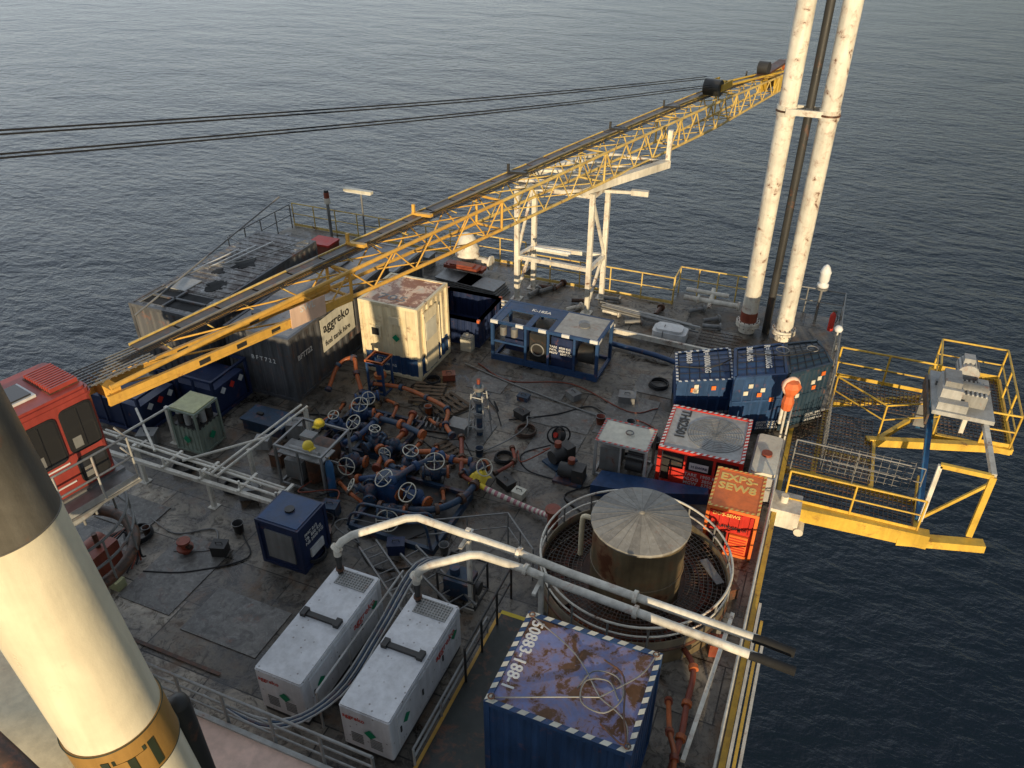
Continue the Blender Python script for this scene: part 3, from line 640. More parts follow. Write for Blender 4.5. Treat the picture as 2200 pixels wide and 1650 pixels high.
# ------------------------------------------------------------------ round tank
t=T('round_tank','round steel tank with shallow grey conical roof','tank',(-2.36,12.95,0))
b=B(); b.rev((0,0,0),[(1.02,0),(1.02,2.13)],'tankside',56); b.ring((0,0,1.0),1.03,.02,'tankside',n=48); b.done('shell',t)
b=B(); n=28
for i in range(n):
    a0=2*math.pi*i/n;a1=2*math.pi*(i+1)/n; mt='tankroof' if (i*7)%3 else 'tankroof2'
    pr=[(1.07,2.06),(1.09,2.11),(1.08,2.14),(.06,2.36)]
    for (r0,z0),(r1,z1) in zip(pr,pr[1:]): b.add([(r0*math.cos(a0),r0*math.sin(a0),z0),(r0*math.cos(a1),r0*math.sin(a1),z0),(r1*math.cos(a1),r1*math.sin(a1),z1),(r1*math.cos(a0),r1*math.sin(a0),z1)],[(0,1,2,3)],mt)
    b.beam((.1*math.cos(a0),.1*math.sin(a0),2.352),(1.07*math.cos(a0),1.07*math.sin(a0),2.143),.005,.008,'tankroof2')
b.rev((0,0,0),[(.07,2.33),(.07,2.38),(0,2.40)],'tankroof2',16); b.done('roof',t)
t=T('tank_walkway','rusty circular grating walkway around the round tank','walkway',(-2.4,12.95,0))
b=B()
for R in [1.18+.10*i for i in range(10)]: b.ring((0,0,.5),R,.014,'grat',n=56,m=4)
for k in range(100): a=k*math.pi/50; b.beam((1.15*math.cos(a),1.15*math.sin(a),.49),(2.1*math.cos(a),2.1*math.sin(a),.49),.016,.02,'grat')
b.done('grating',t)
b=B(); b.cyl((0,0,.002),(0,0,.04),2.1,'basin',56); b.done('basin_floor',t)
b=B(); b.ring((0,0,.45),2.12,.05,'rustdark',n=64); b.rev((0,0,0),[(2.13,.02),(2.13,.68),(2.09,.68),(2.09,.5)],'tankside',64); b.done('rim',t)
b=B(); b.ring((0,0,1.15),2.12,.028,'whiterust',n=64); b.done('handrail',t)
b=B(); b.ring((0,0,.88),2.12,.022,'whiterust',n=64); b.done('middle_rail',t)
for k in range(16): a=k*math.pi/8; b=B(); b.cyl((2.12*math.cos(a),2.12*math.sin(a),0),(2.12*math.cos(a),2.12*math.sin(a),1.15),.025,'galv',7); b.done('post',t)
b=B(); b.tube(curve([(-1.3,.1,.5),(-1.3,.1,1.5),(-1.25,.1,1.7),(-1.05,.1,1.7)]),.06,'cream',10); b.done('pipe',t)
b=B(); b.ring((0,0,.15),1.6,.07,'redpipe',n=40); b.tube(curve([(.9,-1.6,.2),(1.3,-.8,.3),(1.7,.2,.2),(1.6,1.2,.3)]),.07,'redpipe',8); b.tube(curve([(-1.7,-.6,.15),(-1.2,-1.4,.2),(-.3,-1.6,.15),(.6,-1.8,.2)]),.06,'orange',8); b.done('pipework',t)
b=B(); b.beam((-1.7,-1.0,.53),(-1.1,-1.5,.53),.25,.03,'wood'); b.done('loose_plank',t)
b=B(); b.beam((1.4,1.0,.53),(1.9,.4,.53),.2,.03,'grey'); b.done('loose_plank',t)
# ------------------------------------------------------------------ right side units
t=T('service_container','orange red equipment container with yellow lettering','container',(-1.2,14.85,0),1)
w,l,h=1.2,1.55,1.42
b=B(); frame(b,0,w,0,l,0,h,.08,'orangered'); b.done('frame',t)
b=B(); b.box((.04,.04,.05),(w-.04,l-.04,h-.03),'red')
for k in range(5): b.box((.1+k*.23,.01,.75),(.16+k*.23,.04,1.3),'red'); b.box((w-.04,.12+k*.29,.1),(w-.01,.2+k*.29,1.3),'red')
b.done('body',t)
b=B(); b.box((.08,.08,h-.03),(w-.08,l-.08,h-.01),'orangered'); b.done('roof',t)
text('EXPS-\nSEW8',.36,(.12,1.1,h-.008),X,Y,'txtyel',t,.03)
text('EXPS-SEWS',.13,(.15,-.005,1.2),X,Z,'txtyel',t); text('Schlumberger',.17,(.06,-.005,.85),X,Z,'txtblack',t,.01)
b=B(); b.box((.15,-.03,.15),(.55,.03,.7),'dark'); b.box((.62,-.03,.15),(1.05,.03,.7),'orangered'); b.done('door',t)
b=B()
for k in range(6): b.box((.64,-.045,.2+.08*k),(1.03,-.03,.23+.08*k),'red')
b.done('louvre',t)
hazard(t,w,l,h+.005,'txtyel','red',10,.07)
t=T('cooling_unit','red framed cooling unit with round roof grille','cooling unit',(-2.85,16.9,0),2)
w,l,h=2.2,2.1,1.2
b=B(); frame(b,0,w,0,l,0,h,.1,'red'); 
for x in (.7,1.45): b.box((x,0.005,.1),(x+.07,.07,h-.1),'red')
b.done('frame',t)
b=B(); b.box((.12,.12,.1),(w-.12,l-.12,h-.12),'dark'); b.done('body',t)
b=B(); b.box((.1,.1,h-.1),(w-.1,l-.1,h-.03),'lightgrey'); b.done('roof',t)
b=B(); b.cyl((1.35,1.05,h-.03),(1.35,1.05,h-.022),.76,'lightgrey',40)
for R in [.12+.07*i for i in range(10)]: b.ring((1.35,1.05,h-.015),R,.008,'galv',n=36,m=4)
for k in range(16): a=k*math.pi/8; b.beam((1.35,1.05,h-.01),(1.35+.75*math.cos(a),1.05+.75*math.sin(a),h-.01),.008,.008,'galv')
b.done('fan_grille',t)
text('THS2501',.36,(.3,1.95,h-.02),(0,-1,0),X,'txtblack',t,.03)
hazard(t,w,l,h+.005,'txtwhite','red',14,.09)
b=B(); b.box((.35,-.01,.15),(2.1,0.0,.62),'red'); b.done('label_panel',t)
b=B(); b.box((.85,-.014,.68),(1.35,-.004,.9),'clean'); b.done('name_plate',t)
text('TARE  1900 KG\nNLOG  3850 KG\nMGW   5750 KG',.14,(.75,-.016,.47),X,Z,'txtwhite',t); text('H SWIRE',.11,(.9,-.02,.75),X,Z,'navy',t)
t=T('pump_skid','grey steel framed pump skid with flat top panel','pump skid',(-4.5,16.55,0),0)
w,l,h=1.45,1.1,1.18
b=B(); frame(b,0,w,0,l,0,h,.07,'lightgrey'); b.box((.7,.005,.07),(.75,.06,h-.07),'lightgrey'); b.done('frame',t)
b=B(); b.box((.07,.07,h-.05),(w-.07,l-.07,h-.01),'signcream'); b.ring((.8,.6,h+.05),.1,.02,'grey',n=12); b.done('top_panel',t)
b=B(); b.box((.12,.2,.1),(.65,.9,.85),'grey'); b.cyl((.85,.3,.45),(1.3,.3,.45),.2,'dark',14); b.cyl((.8,.75,.4),(1.3,.75,.4),.25,'galv',14); b.cyl((.9,.2,.9),(1.3,.2,.9),.06,'dark'); b.done('machinery',t)
hazard(t,w,l,h+.004,'red','lightgrey',9,.06)
t=T('chemical_tote','white grey plastic tote tank with rust stains','tote tank',(-.52,17.1,0),0)
b=B(); rbox(b,0,.72,0,1.9,.08,.85,.08,'lightgrey'); rbox(b,.05,.67,.08,1.82,.85,.93,.08,'signcream'); b.done('tank',t)
b=B(); b.cyl((.35,.9,.93),(.35,.9,1.0),.14,'redpipe',14); b.done('cap',t)
b=B(); frame(b,-.03,.75,-.03,1.93,0,.5,.04,'galv'); b.done('frame',t)
b=B((-3.5,15.8,0)); b.prism([(-4.3,15.7),(-3.0,15.9),(-1.35,16.5),(-1.4,16.75),(-4.2,16.4)],.0,.35,'blue'); one(b,'low_blue_skid','low dark blue skid wedged between units','skid')
def skip(pts,h,label,texts,mat,ribs=4,stripe=False):
    cx=sum(p[0] for p in pts)/4; cy=sum(p[1] for p in pts)/4; t=T('waste_skip',label,'waste skip',(cx,cy,0),group='blue covered waste skips'); o=(cx,cy,0)
    P4=[Vector((x,y,0)) for x,y in pts]; c=Vector((cx,cy,0))
    lo=[c+(p-c)*.92 for p in P4]; 
    b=B(o); up=Vector((0,0,h)); zs=Vector((0,0,.1)); mdl=[c+(p-c)*.99+Vector((0,0,h*.6)) for p in P4]
    vs=[p+zs for p in lo]+mdl+[p+up for p in P4]; fs=[(0,3,2,1),(8,9,10,11)]
    for k in (0,4):
        for i in range(4): fs.append((k+i,k+(i+1)%4,k+4+(i+1)%4,k+4+i))
    b.add(vs,fs,mat); b.done('body',t)
    b=B(o)
    for i in range(4):
        b.beam(P4[i]+up,P4[(i+1)%4]+up,.08,.08,mat); b.beam(lo[i]+zs,mdl[i],.07,.07,mat); b.beam(lo[i]+zs,lo[(i+1)%4]+zs,.1,.1,'dark'); b.beam(mdl[i],mdl[(i+1)%4],.06,.06,mat)
    for j in range(ribs):
        k=(j+1)/(ribs+1)
        for e in (0,1):
            a=lo[e].lerp(lo[e+1],k)+zs; m_=mdl[e].lerp(mdl[e+1],k); q=P4[e].lerp(P4[e+1],k)+up; b.beam(a,m_,.06,.07,mat); b.beam(m_,q,.05,.05,mat)
    b.done('rib',t)
    b=B(o); tp=[c+(p-c)*.92+up for p in P4]; mid1=(tp[0]+tp[3])/2+Vector((0,0,.1)); mid2=(tp[1]+tp[2])/2+Vector((0,0,.1))
    b.add([tp[0],tp[1],mid2,mid1,tp[2],tp[3]],[(0,1,2,3),(3,2,4,5),(0,3,5),(1,4,2)],mat); b.done('lid',t)
    if stripe:
        b=B(o)
        for i in range(4):
            for k in range(9):
                a=P4[i].lerp(P4[(i+1)%4],(k+.2)/9)+up; q=P4[i].lerp(P4[(i+1)%4],(k+.65)/9)+up; b.beam(a+Vector((0,0,.042)),q+Vector((0,0,.042)),.07,.006,'txtwhite')
        b.done('hazard_stripes',t)
    zt=Vector((0,0,.02))
    def onlid(u,v):
        if v<.5: return tp[0].lerp(tp[1],u).lerp(mid1.lerp(mid2,u),v*2)+zt
        return mid1.lerp(mid2,u).lerp(tp[3].lerp(tp[2],u),v*2-1)+zt
    b=B(o)
    for k in range(6):
        u=k/5; b.tube([P4[0].lerp(P4[1],u)+up-Vector((0,0,.25))]+[onlid(u,v/4) for v in range(5)],.010,'rubber',4); b.tube([onlid(v/4,u) for v in range(5)],.010,'rubber',4)
    b.done('cargo_net',t)
    for s_,k,q in texts:
        p0=onlid(k,.95)+Vector((0,0,.05)); r2=(onlid(k,.05)-onlid(k,.95)).normalized(); u=(P4[1]-P4[0]).normalized()
        text(s_,q,p0-Vector(o)+Vector((0,0,.05)),r2,u,'txtwhite',t,.02)
    u=(P4[1]-P4[0]).normalized(); random.seed(int(cx*10)); nn=Vector((u.y,-u.x,0))
    for k in range(5):
        a=P4[0].lerp(P4[1],random.uniform(.2,.8)); z=random.uniform(.62,.95)*h*.95; p=a+nn*.035
        b=B(o); b.beam(p+Vector((0,0,z)),p+u*.13+Vector((0,0,z)),.02,.13,'signcream' if k%3 else 'orangered'); b.done('label_plate',t)
    a=lo[0].lerp(lo[1],.55)+Vector((0,0,.45)); 
    text('GROSS 10000 KG\nTARE 1370 KG\nPAYLOAD 8630',.1,a+nn*.12-Vector(o),u,Z,'txtwhite',t)
skip([(-3.0,19.6),(-1.55,20.35),(-1.95,22.1),(-3.4,21.2)],1.55,'blue covered waste skip with white weight lettering',[('R=10000KG',.5,.26),('100631',.15,.24)],'blue',4,True)
skip([(-1.44,19.65),(-.13,20.4),(-.45,22.1),(-1.7,21.25)],2.05,'taller dark blue waste skip with white lettering on its lid',[('R=10000KG',.6,.26),('300H65',.2,.26)],'blue')
skip([(-.06,20.4),(1.0,21.5),(.5,22.7),(-.36,22.15)],2.05,'dark blue green waste skip at the end of the row',[],'teal',9)
b=B((-1.5,20.6,2)); 
b.tube(curve([(-3.2,20.3,1.65),(-2.2,20.6,1.7),(-1.4,20.9,2.15),(-.3,21.1,2.25),(.6,21.9,2.2)]),.02,'rubber',6); b.ring((-.4,21.5,2.2),.18,.015,'galv'); b.ring((.4,21.9,2.2),.16,.015,'galv')
one(b,'lifting_sling','wire lifting sling draped over the blue skips','sling')
t=T('lifebuoy_stand','orange lifesaving bag hanging on a white pole','life saving gear',(.05,19.5,0))
b=B(); b.cyl((0,0,0),(0,0,2.0),.035,'white',8); b.cyl((-.1,0,1.0),(-.1,0,1.5),.05,'white',8); b.done('pole',t)
b=B(); b.rev((0,0,1.45),[(0.02,0),(.14,.06),(.17,.3),(.12,.5),(.22,.66),(.27,.82),(.19,.95),(0,1.0)],'bright_orange',9,False); b.ring((0,0,2.25),.22,.06,'signpink',ax=(.6,-.8,.2),n=20); b.done('bag',t)
# ------------------------------------------------------------------ big blue skid
t=T('well_test_skid','large blue framed machinery skid with grey roof panel','machinery skid',(-9.55,21.1,0),-1)
w,l,h=3.75,1.6,1.5
b=B(); frame(b,0,w,0,l,0,h,.1,'blue')
for x in (1.2,2.0,2.9): b.box((x,.005,.1),(x+.07,.08,h-.1),'blue'); b.box((x,l-.08,.1),(x+.07,l-.005,h-.1),'blue')
b.box((.1,.01,.7),(1.2,.06,.76),'blue'); b.box((.1,.02,.1),(w-.1,.08,.22),'blue'); b.done('frame',t)
b=B(); b.box((.1,.95,h-.05),(2.2,1.5,h-.01),'blue'); b.box((.1,.1,h-.05),(.35,.95,h-.012),'blue'); b.box((1.2,.1,h-.05),(1.4,.95,h-.012),'blue'); b.box((2.0,.1,h-.05),(2.2,.95,h-.012),'blue'); b.done('roof_panel',t)
b=B(); b.box((2.2,.1,h-.04),(3.65,1.5,h-.0),'lightgrey'); b.cyl((3.0,.8,h),(3.0,.8,h+.04),.18,'grey',16); b.done('grey_roof_panel',t)
b=B(); b.box((.3,.5,.2),(1.1,1.3,1.0),'navy'); b.box((1.3,.25,.15),(1.95,1.3,1.15),'dark'); b.box((2.1,.15,.15),(2.85,1.3,1.25),'navy'); b.cyl((3.0,.5,.7),(3.55,.5,.7),.32,'dark',18); b.cyl((.35,.25,.9),(.35,.25,1.2),.12,'galv',12); b.cyl((.75,.25,.9),(.75,.25,1.2),.12,'galv',12); b.ring((1.6,.2,.6),.22,.03,'galv',ax=Y); b.done('machinery',t)
for x in (.0,.9,1.7,2.5,3.45): b=B(); b.box((x,-.012,h-.1),(x+.26,.0,h-.01),'txtwhite'); b.box((x,-.012,h-.01),(x+.26,.06,h+.008),'txtwhite'); b.done('reflective_marking',t)
for y in (0,1.2): b=B(); b.box((w,y,h-.1),(w+.01,y+.3,h-.01),'txtwhite'); b.done('reflective_marking',t)
text('K-185A',.22,(1.0,1.12,h-.005),X,Y,'txtwhite',t,.02); text('TARE  4500 KG\nPAYL  2000 KG\nMGW   6500 KG',.11,(2.1,-.0,.95),X,Z,'txtwhite',t)
t=T('open_basket','blue open cargo basket with orange top rails','cargo basket',(-12.4,21.6,0),0)
b=B(); frame(b,0,2.2,0,2.0,.95,1.05,.1,'bright_orange'); b.done('top_rail',t)
b=B(); b.corr((.03,.03),(2.17,.03),.05,.95,'navy'); b.corr((2.17,.03),(2.17,1.97),.05,.95,'navy'); b.corr((2.17,1.97),(.03,1.97),.05,.95,'navy'); b.corr((.03,1.97),(.03,.03),.05,.95,'navy'); b.corr((.05,.05),(.05,1.95),.05,.95,'navy'); b.corr((2.15,1.95),(2.15,.05),.05,.95,'navy'); b.corr((.05,1.95),(2.15,1.95),.05,.95,'navy'); b.box((0,0,0),(2.2,2,.05),'navy'); b.done('body',t)
b=B((-10.6,21.3,0)); b.box((-10.75,21.2,0),(-10.35,21.5,.5),'signcream'); b.box((-10.72,21.23,.5),(-10.38,21.47,.56),'lightgrey'); b.cyl((-10.55,21.35,.56),(-10.55,21.35,.64),.06,'grey'); one(b,'junction_box','small cream junction box standing on deck','box')
# ------------------------------------------------------------------ green tank unit & neighbours
t=T('tank_unit','pale green square tank unit with olive lid and cylinders','tank unit',(-15.85,13.1,0),0)
b=B(); frame(b,0,.95,0,.95,0,1.4,.06,'green'); b.done('frame',t)
b=B(); b.corr((.03,.03),(.92,.03),.05,.85,'green',.15,.02); b.corr((.92,.03),(.92,.92),.05,.85,'green',.15,.02); b.corr((.92,.92),(.03,.92),.05,.85,'green',.15,.02); b.corr((.03,.92),(.03,.03),.05,.85,'green',.15,.02); b.box((.04,.04,.8),(.91,.91,.86),'dark'); b.done('body',t)
for i in range(3):
    for j in range(3):
        b=B(); x=.2+i*.27;y=.2+j*.27; b.cyl((x,y,.86),(x,y,1.18),.1,'lightgrey' if (i+j)%2 else 'dark',10); b.rev((x,y,1.18),[(.1,0),(.06,.07),(0,.09)],'lightgrey',10); b.done('gas_bottle',t)
b=B(); b.box((.05,.05,1.36),(.9,.9,1.43),'olive'); b.done('lid',t)
b=B(); s_=.14; c=(.47,-.01,.45); b.add([(c[0]-s_,c[1],c[2]),(c[0],c[1],c[2]-s_),(c[0]+s_,c[1],c[2]),(c[0],c[1],c[2]+s_)],[(0,1,2,3)],'diamond'); b.done('diamond_label',t)
b=B(); c=(.97,.47,.45); b.add([(c[0],c[1]-s_,c[2]),(c[0],c[1],c[2]-s_),(c[0],c[1]+s_,c[2]),(c[0],c[1],c[2]+s_)],[(0,1,2,3)],'diamond'); b.done('diamond_label',t)
t=T('cargo_frame','dark blue open cargo frame with hazard labels','cargo frame',(-19.3,13.2,0),0)
b=B(); frame(b,0,2.2,0,1.6,0,1.3,.08,'navy'); b.box((.7,.01,.08),(.76,.07,1.22),'navy'); b.box((1.4,.01,.08),(1.46,.07,1.22),'navy'); b.done('frame',t)
b=B(); b.box((.12,.12,.05),(2.08,1.48,.9),'navy'); b.done('crate',t)
for k in range(3):
    b=B(); c=(2.21,.4+.4*k,.8); s_=.13; b.add([(c[0],c[1]-s_,c[2]),(c[0],c[1],c[2]-s_),(c[0],c[1]+s_,c[2]),(c[0],c[1],c[2]+s_)],[(0,1,2,3)],'clean' if k!=1 else 'red'); b.done('hazard_label',t)
t2=copy(t,(-17.9,14.7,0),0,'dark blue open cargo frame beside a container')
b=B((-14.5,14.2,0)); b.box((-14.7,14.6,0),(-13.3,15.3,.35),'steelblue'); b.box((-14.75,14.55,.35),(-13.25,15.35,.4),'steelblue'); b.box((-14.4,14.9,.4),(-14.2,15.0,.46),'dark'); one(b,'tool_chest','low steel blue tool chest on deck','tool chest')
t=T('pipe_rack','white painted pipe rack with legs on deck','pipe rack',(-13,11.5,0))
o=(-13,11.5,0)
lines=[[(-17.5,11.55,1.2),(-10.8,11.4,1.2)],[(-17.5,11.75,1.22),(-10.8,11.6,1.22)],[(-17,11.95,1.1),(-11,11.8,1.1)],[(-12.9,11.4,1.28),(-12.6,14.8,1.28)],[(-12.7,11.4,1.28),(-12.4,14.8,1.28)],[(-16.2,11.6,1.3),(-15.9,13.6,1.3)],[(-16.8,12.9,1.25),(-14.9,11.6,1.25)],[(-13.9,11.5,1.3),(-12.5,13.2,1.3)]]
for l_ in lines: b=B(o); b.cyl(l_[0],l_[1],.035,'white',10); b.done('pipe',t)
for x,y in ((-15.6,11.6),(-13.2,11.5),(-10.9,11.5),(-16.1,13.3),(-12.7,12.6),(-12.4,14.7)): b=B(o); b.beam((x,y,0),(x,y,1.25),.1,.1,'white'); b.box((x-.12,y-.12,0),(x+.12,y+.12,.02),'white'); b.done('leg',t)
b=B(o)
for x in (-15.6,-14.4,-13.2,-12,-10.9): b.beam((x,11.25,1.1),(x,12.0,1.1),.08,.06,'white'); b.cyl((x,11.35,1.1),(x,11.35,1.36),.03,'white')
b.box((-17,11.25,.98),(-10.9,11.35,1.08),'white'); b.done('cross_bar',t)
t=T('work_bench_frame','galvanised steel work frame with a littered top','work frame',(-12.2,12.95,0))
b=B(); frame(b,0,1.5,0,1.35,0,1.3,.06,'galv'); b.box((0,.65,.6),(1.5,.7,.66),'galv'); b.box((.7,0.01,.06),(.75,.06,1.24),'galv'); b.done('frame',t)
b=B(); b.box((.06,.06,1.0),(1.44,.7,1.04),'galv'); b.box((.2,.8,.3),(1.2,1.25,.9),'rustdark'); b.cyl((.3,.3,1.1),(1.2,.3,1.1),.07,'lightgrey'); b.box((.5,.5,1.3),(.9,.8,1.4),'grey'); b.box((.1,.2,.1),(.65,.6,.7),'grey'); b.cyl((.9,.4,.1),(.9,.4,.8),.2,'rustdark',14); b.done('shelf',t)
t=T('gas_cylinder','blue gas cylinder standing on deck','gas cylinder',(-10.6,13.1,0)); b=B(); b.rev((0,0,0),[(.11,0),(.11,1.0),(.07,1.1),(.03,1.14),(.03,1.2)],'bluelight',16); b.done('body',t)
b=B(); b.cyl((0,0,1.18),(0,0,1.28),.045,'galv'); b.box((-.06,-.02,1.22),(.06,.02,1.26),'gold'); b.done('valve',t)
hb=B(); hb.rev((0,0,0),[(.15,0),(.145,.07),(.11,.14),(.05,.17),(0,.175)],'hazyel',16); hb.box((-.1,-.2,0),(.1,-.11,.025),'hazyel')
h0=S(hb.done('hard_hat'),'yellow hard hat hung on the work frame','hard hat','yellow hard hats'); h0.location=(-11.55,14.15,1.32); copy(h0,(-11.25,13.2,1.32),70)
# ------------------------------------------------------------------ manifold valves
def valve(loc,yaw,tilt,wr,label,body='steelblue',stem=.55):
    t=T('gate_valve',label,'valve',loc,yaw,group='handwheel valves on the pipe manifold')
    d=Vector((0,-math.sin(math.radians(tilt)),math.cos(math.radians(tilt)))); c=Vector((0,0,.35))
    b=B(); b.cyl((-.3,0,.35),(.3,0,.35),.11,body,14); b.rev((0,0,.35),[(.02,-.24),(.15,-.18),(.19,0),(.15,.18),(.02,.24)],body,14); b.cyl(c,c+d*.34,.09,body,12); b.box((-.2,-.2,0),(.2,.2,.12),'dark'); b.done('body',t)
    for sx in (-1,1):
        b=B(); b.cyl((sx*.3,0,.35),(sx*.36,0,.35),.18,'orange' if sx>0 and wr>.22 else body,16)
        for k in range(8): a=k*math.pi/4; b.cyl((sx*.27,.15*math.cos(a),.35+.15*math.sin(a)),(sx*.39,.15*math.cos(a),.35+.15*math.sin(a)),.015,'rustdark',6)
        b.done('flange',t)
    b=B(); b.cyl(c+d*.33,c+d*.37,.13,body,14); b.cyl(c+d*.37,c+d*stem,.03,'galv',8); b.beam(c+d*.37+Vector((.07,0,0)),c+d*(stem-.06)+Vector((.04,0,0)),.03,.03,body); b.beam(c+d*.37-Vector((.07,0,0)),c+d*(stem-.06)-Vector((.04,0,0)),.03,.03,body); b.done('stem',t)
    e=c+d*stem; b=B(); b.ring(e,wr,.015,'signcream',ax=d,n=26); u,v=perp(d)
    for k in range(4): a=k*math.pi*.5; b.cyl(e,e+(u*math.cos(a)+v*math.sin(a))*wr,.011,'signcream',6)
    b.cyl(e-d*.03,e+d*.04,.04,'galv',10); b.done('handwheel',t)
    return t
V=[(-11.55,16.2,20,25,.24),(-11.1,15.5,-20,35,.22),(-10.6,14.2,10,70,.24),(-9.0,13.6,-30,30,.25),(-8.3,14.6,25,20,.26),(-9.15,14.6,80,15,.21),(-8.25,13.5,-15,40,.25),(-7.35,15.1,60,50,.23),(-8.6,12.75,20,70,.28),(-11.9,17.0,40,60,.19),(-9.9,15.2,0,80,.18),(-10.5,15.1,70,10,.15),(-11.9,15.4,10,20,.15),(-9.5,13.2,-60,55,.16)]
for i,(x,y,yw,tl,wr) in enumerate(V):
    valve((x,y,0),yw,tl,wr,'blue gate valve with cream handwheel' if i%2==0 else 'steel blue valve with orange flange and cream handwheel','steelblue' if i%3 else 'blue')
def piping(pts,r,mat,label,fl='orange',name='pipe_spool',n=4,fm=None):
    pts=[Vector(p) for p in pts]; t=T(name,label,'pipe',pts[0],group='manifold pipework')
    b=B(pts[0]); cp=curve(pts,n); b.tube(cp,r,mat,10); b.done('pipe',t)
    for k in range(0,len(cp),n*1):
        d=(cp[min(k+1,len(cp)-1)]-cp[max(k-1,0)]).normalized(); b=B(pts[0]); b.cyl(cp[k]-d*.05,cp[k]+d*.05,r*1.7,fl,12); b.done('flange',t)
piping([(-13.3,17.0,.3),(-13.4,17.8,.7),(-13.0,18.1,.9),(-12.6,17.6,.7),(-12.2,17.2,.35)],.065,'orange','orange looped high pressure pipe beside the cabin','steelblue')
piping([(-12.2,17.8,.3),(-11.2,17.9,.35),(-10.2,17.7,.35),(-9.3,17.3,.4),(-9.0,16.6,.4),(-8.6,16.2,.4)],.065,'orange','orange and blue high pressure pipe run','steelblue')
piping([(-10.9,15.3,.35),(-10.2,14.9,.35),(-9.6,14.4,.35),(-9.1,14.3,.35)],.09,'steelblue','steel blue manifold pipe with orange flanges')
piping([(-10.2,16.8,.3),(-10.0,15.9,.3),(-10.05,15.0,.3),(-9.9,14.2,.3)],.075,'orange','rusty orange pipe between two valves','redpipe')
piping([(-8.3,16.2,.4),(-7.9,15.4,.4),(-7.6,14.8,.35),(-7.1,14.6,.35)],.065,'redpipe','rust red pipe running towards the round tank','rustdark')
piping([(-12,16.4,.35),(-11,16.2,.35),(-10.2,16.1,.4),(-9.4,15.9,.4)],.09,'steelblue','steel blue manifold header pipe','orange')
piping([(-9.0,12.9,.3),(-8.3,13.0,.35),(-7.6,13.3,.35),(-7.2,13.9,.35),(-7.1,14.5,.35)],.09,'steelblue','steel blue curved manifold pipe','rustdark')
piping([(-8.9,13.4,.8),(-8.6,14.1,.85),(-8.2,14.8,.8)],.08,'steelblue','raised steel blue pipe between handwheels','blue')
piping([(-11.6,14.9,.3),(-11.2,14.6,.5),(-10.9,14.9,.6),(-10.9,15.8,.5)],.08,'blue','blue bent manifold pipe','steelblue')
piping([(-9.3,15.2,.3),(-8.7,15.3,.4),(-8.1,15.2,.4),(-7.6,15.3,.4)],.08,'orange','orange short cross pipe','blue')
piping([(-10.1,13.6,.3),(-9.5,13.7,.5),(-9.0,14.1,.5)],.08,'blue','blue short manifold elbow','orange')
piping([(-1.0,11.6,.3),(-.6,11.0,.4),(-.55,10.2,.3),(-.5,9.4,.35),(-.55,8.4,.3),(-.5,7.5,.3)],.06,'redpipe','rust red pipe along the deck side','orange')
piping([(-.9,10.2,.2),(-.7,9.2,.7),(-.5,8.6,.9),(-.45,7.9,.7),(-.6,7.2,.2)],.05,'orange','orange bent hose along the deck side','redpipe')
for q in ([(-9.6,16.2,.2),(-9.3,15.6,.35),(-9.5,15.0,.2)],[(-8.9,15.8,.2),(-8.6,15.2,.3),(-8.7,14.9,.25)],[(-10.6,13.4,.2),(-10.0,13.0,.35),(-9.5,12.9,.2)],[(-11.4,17.3,.2),(-10.8,16.9,.4),(-10.7,16.4,.25)],[(-7.9,14.2,.15),(-7.6,13.6,.3),(-7.9,13.1,.15)],[(-12.5,16.6,.2),(-12.3,16.0,.35),(-12.6,15.5,.2)],[(-6.9,15.4,.15),(-6.6,16.0,.2),(-6.9,16.6,.15)],[(-11.3,14.3,.2),(-10.9,13.8,.5),(-10.4,13.7,.2)],[(-9.7,16.9,.2),(-9.2,16.5,.4),(-8.9,16.9,.2)]):
    piping(q,.05,random.choice(['redpipe','orange','orange','orange']),'short red orange hose between fittings','rustdark',n=3)
t=T('wrapped_pipe','pink and white wrapped hose pipe lying on deck','pipe',(-7.1,14.6,0))
p=curve([(-7.1,14.6,.35),(-6.6,14.5,.3),(-5.9,14.5,.15),(-5.3,14.4,.15),(-4.8,14.2,.3)],8)
b=B((-7.1,14.6,0))
for i in range(len(p)-1):
    b.cyl(p[i],p[i+1],.075,('hazyel' if i<5 else ('pink' if i%2 else 'signcream')) if i>1 else 'rustdark',10)
b.done('pipe',t)
b=B((-7.1,14.6,0)); b.cyl((-4.8,14.2,.0),(-4.8,14.2,.55),.14,'redpipe',14); b.cyl((-4.8,14.2,.5),(-4.8,14.2,.58),.2,'redpipe',16); b.done('end_flange',t)
b=B((-7.15,14.9,.4)); 
random.seed(5)
vs=[];n=9
for i in range(n):
    for j in range(n): vs.append((-7.35+.06*i+random.uniform(-.02,.02),14.6+.06*j+random.uniform(-.02,.02),.58+random.uniform(-.06,.06)-((i-4)**2+(j-4)**2)*.012))
b.add(vs,[(i*n+j,(i+1)*n+j,(i+1)*n+j+1,i*n+j+1) for i in range(n-1) for j in range(n-1)],'hazyel',True); one(b,'yellow_cloth','crumpled yellow cloth draped on a pipe','cloth')
t=T('manifold_skid','blue manifold skid base with bent guard bars','skid',(-9.5,12.1,0))
b=B(); b.box((0,0,.0),(2.4,.1,.18),'steelblue'); b.box((0,2.2,0),(2.4,2.3,.18),'steelblue'); b.box((0,.1,0),(.1,2.2,.18),'steelblue'); b.box((2.3,.1,0),(2.4,2.2,.18),'steelblue'); b.box((.1,.1,.02),(2.3,2.2,.06),'dark'); b.done('base_frame',t)
for y in (0,.35): b=B(); b.tube(curve([(0,y,.18),(.3,y-.1,.75),(1.0,y-.2,.95),(1.8,y-.15,1.0),(2.2,y,.95),(2.35,y,.18)]),.035,'steelblue',8); b.done('guard_bar',t)
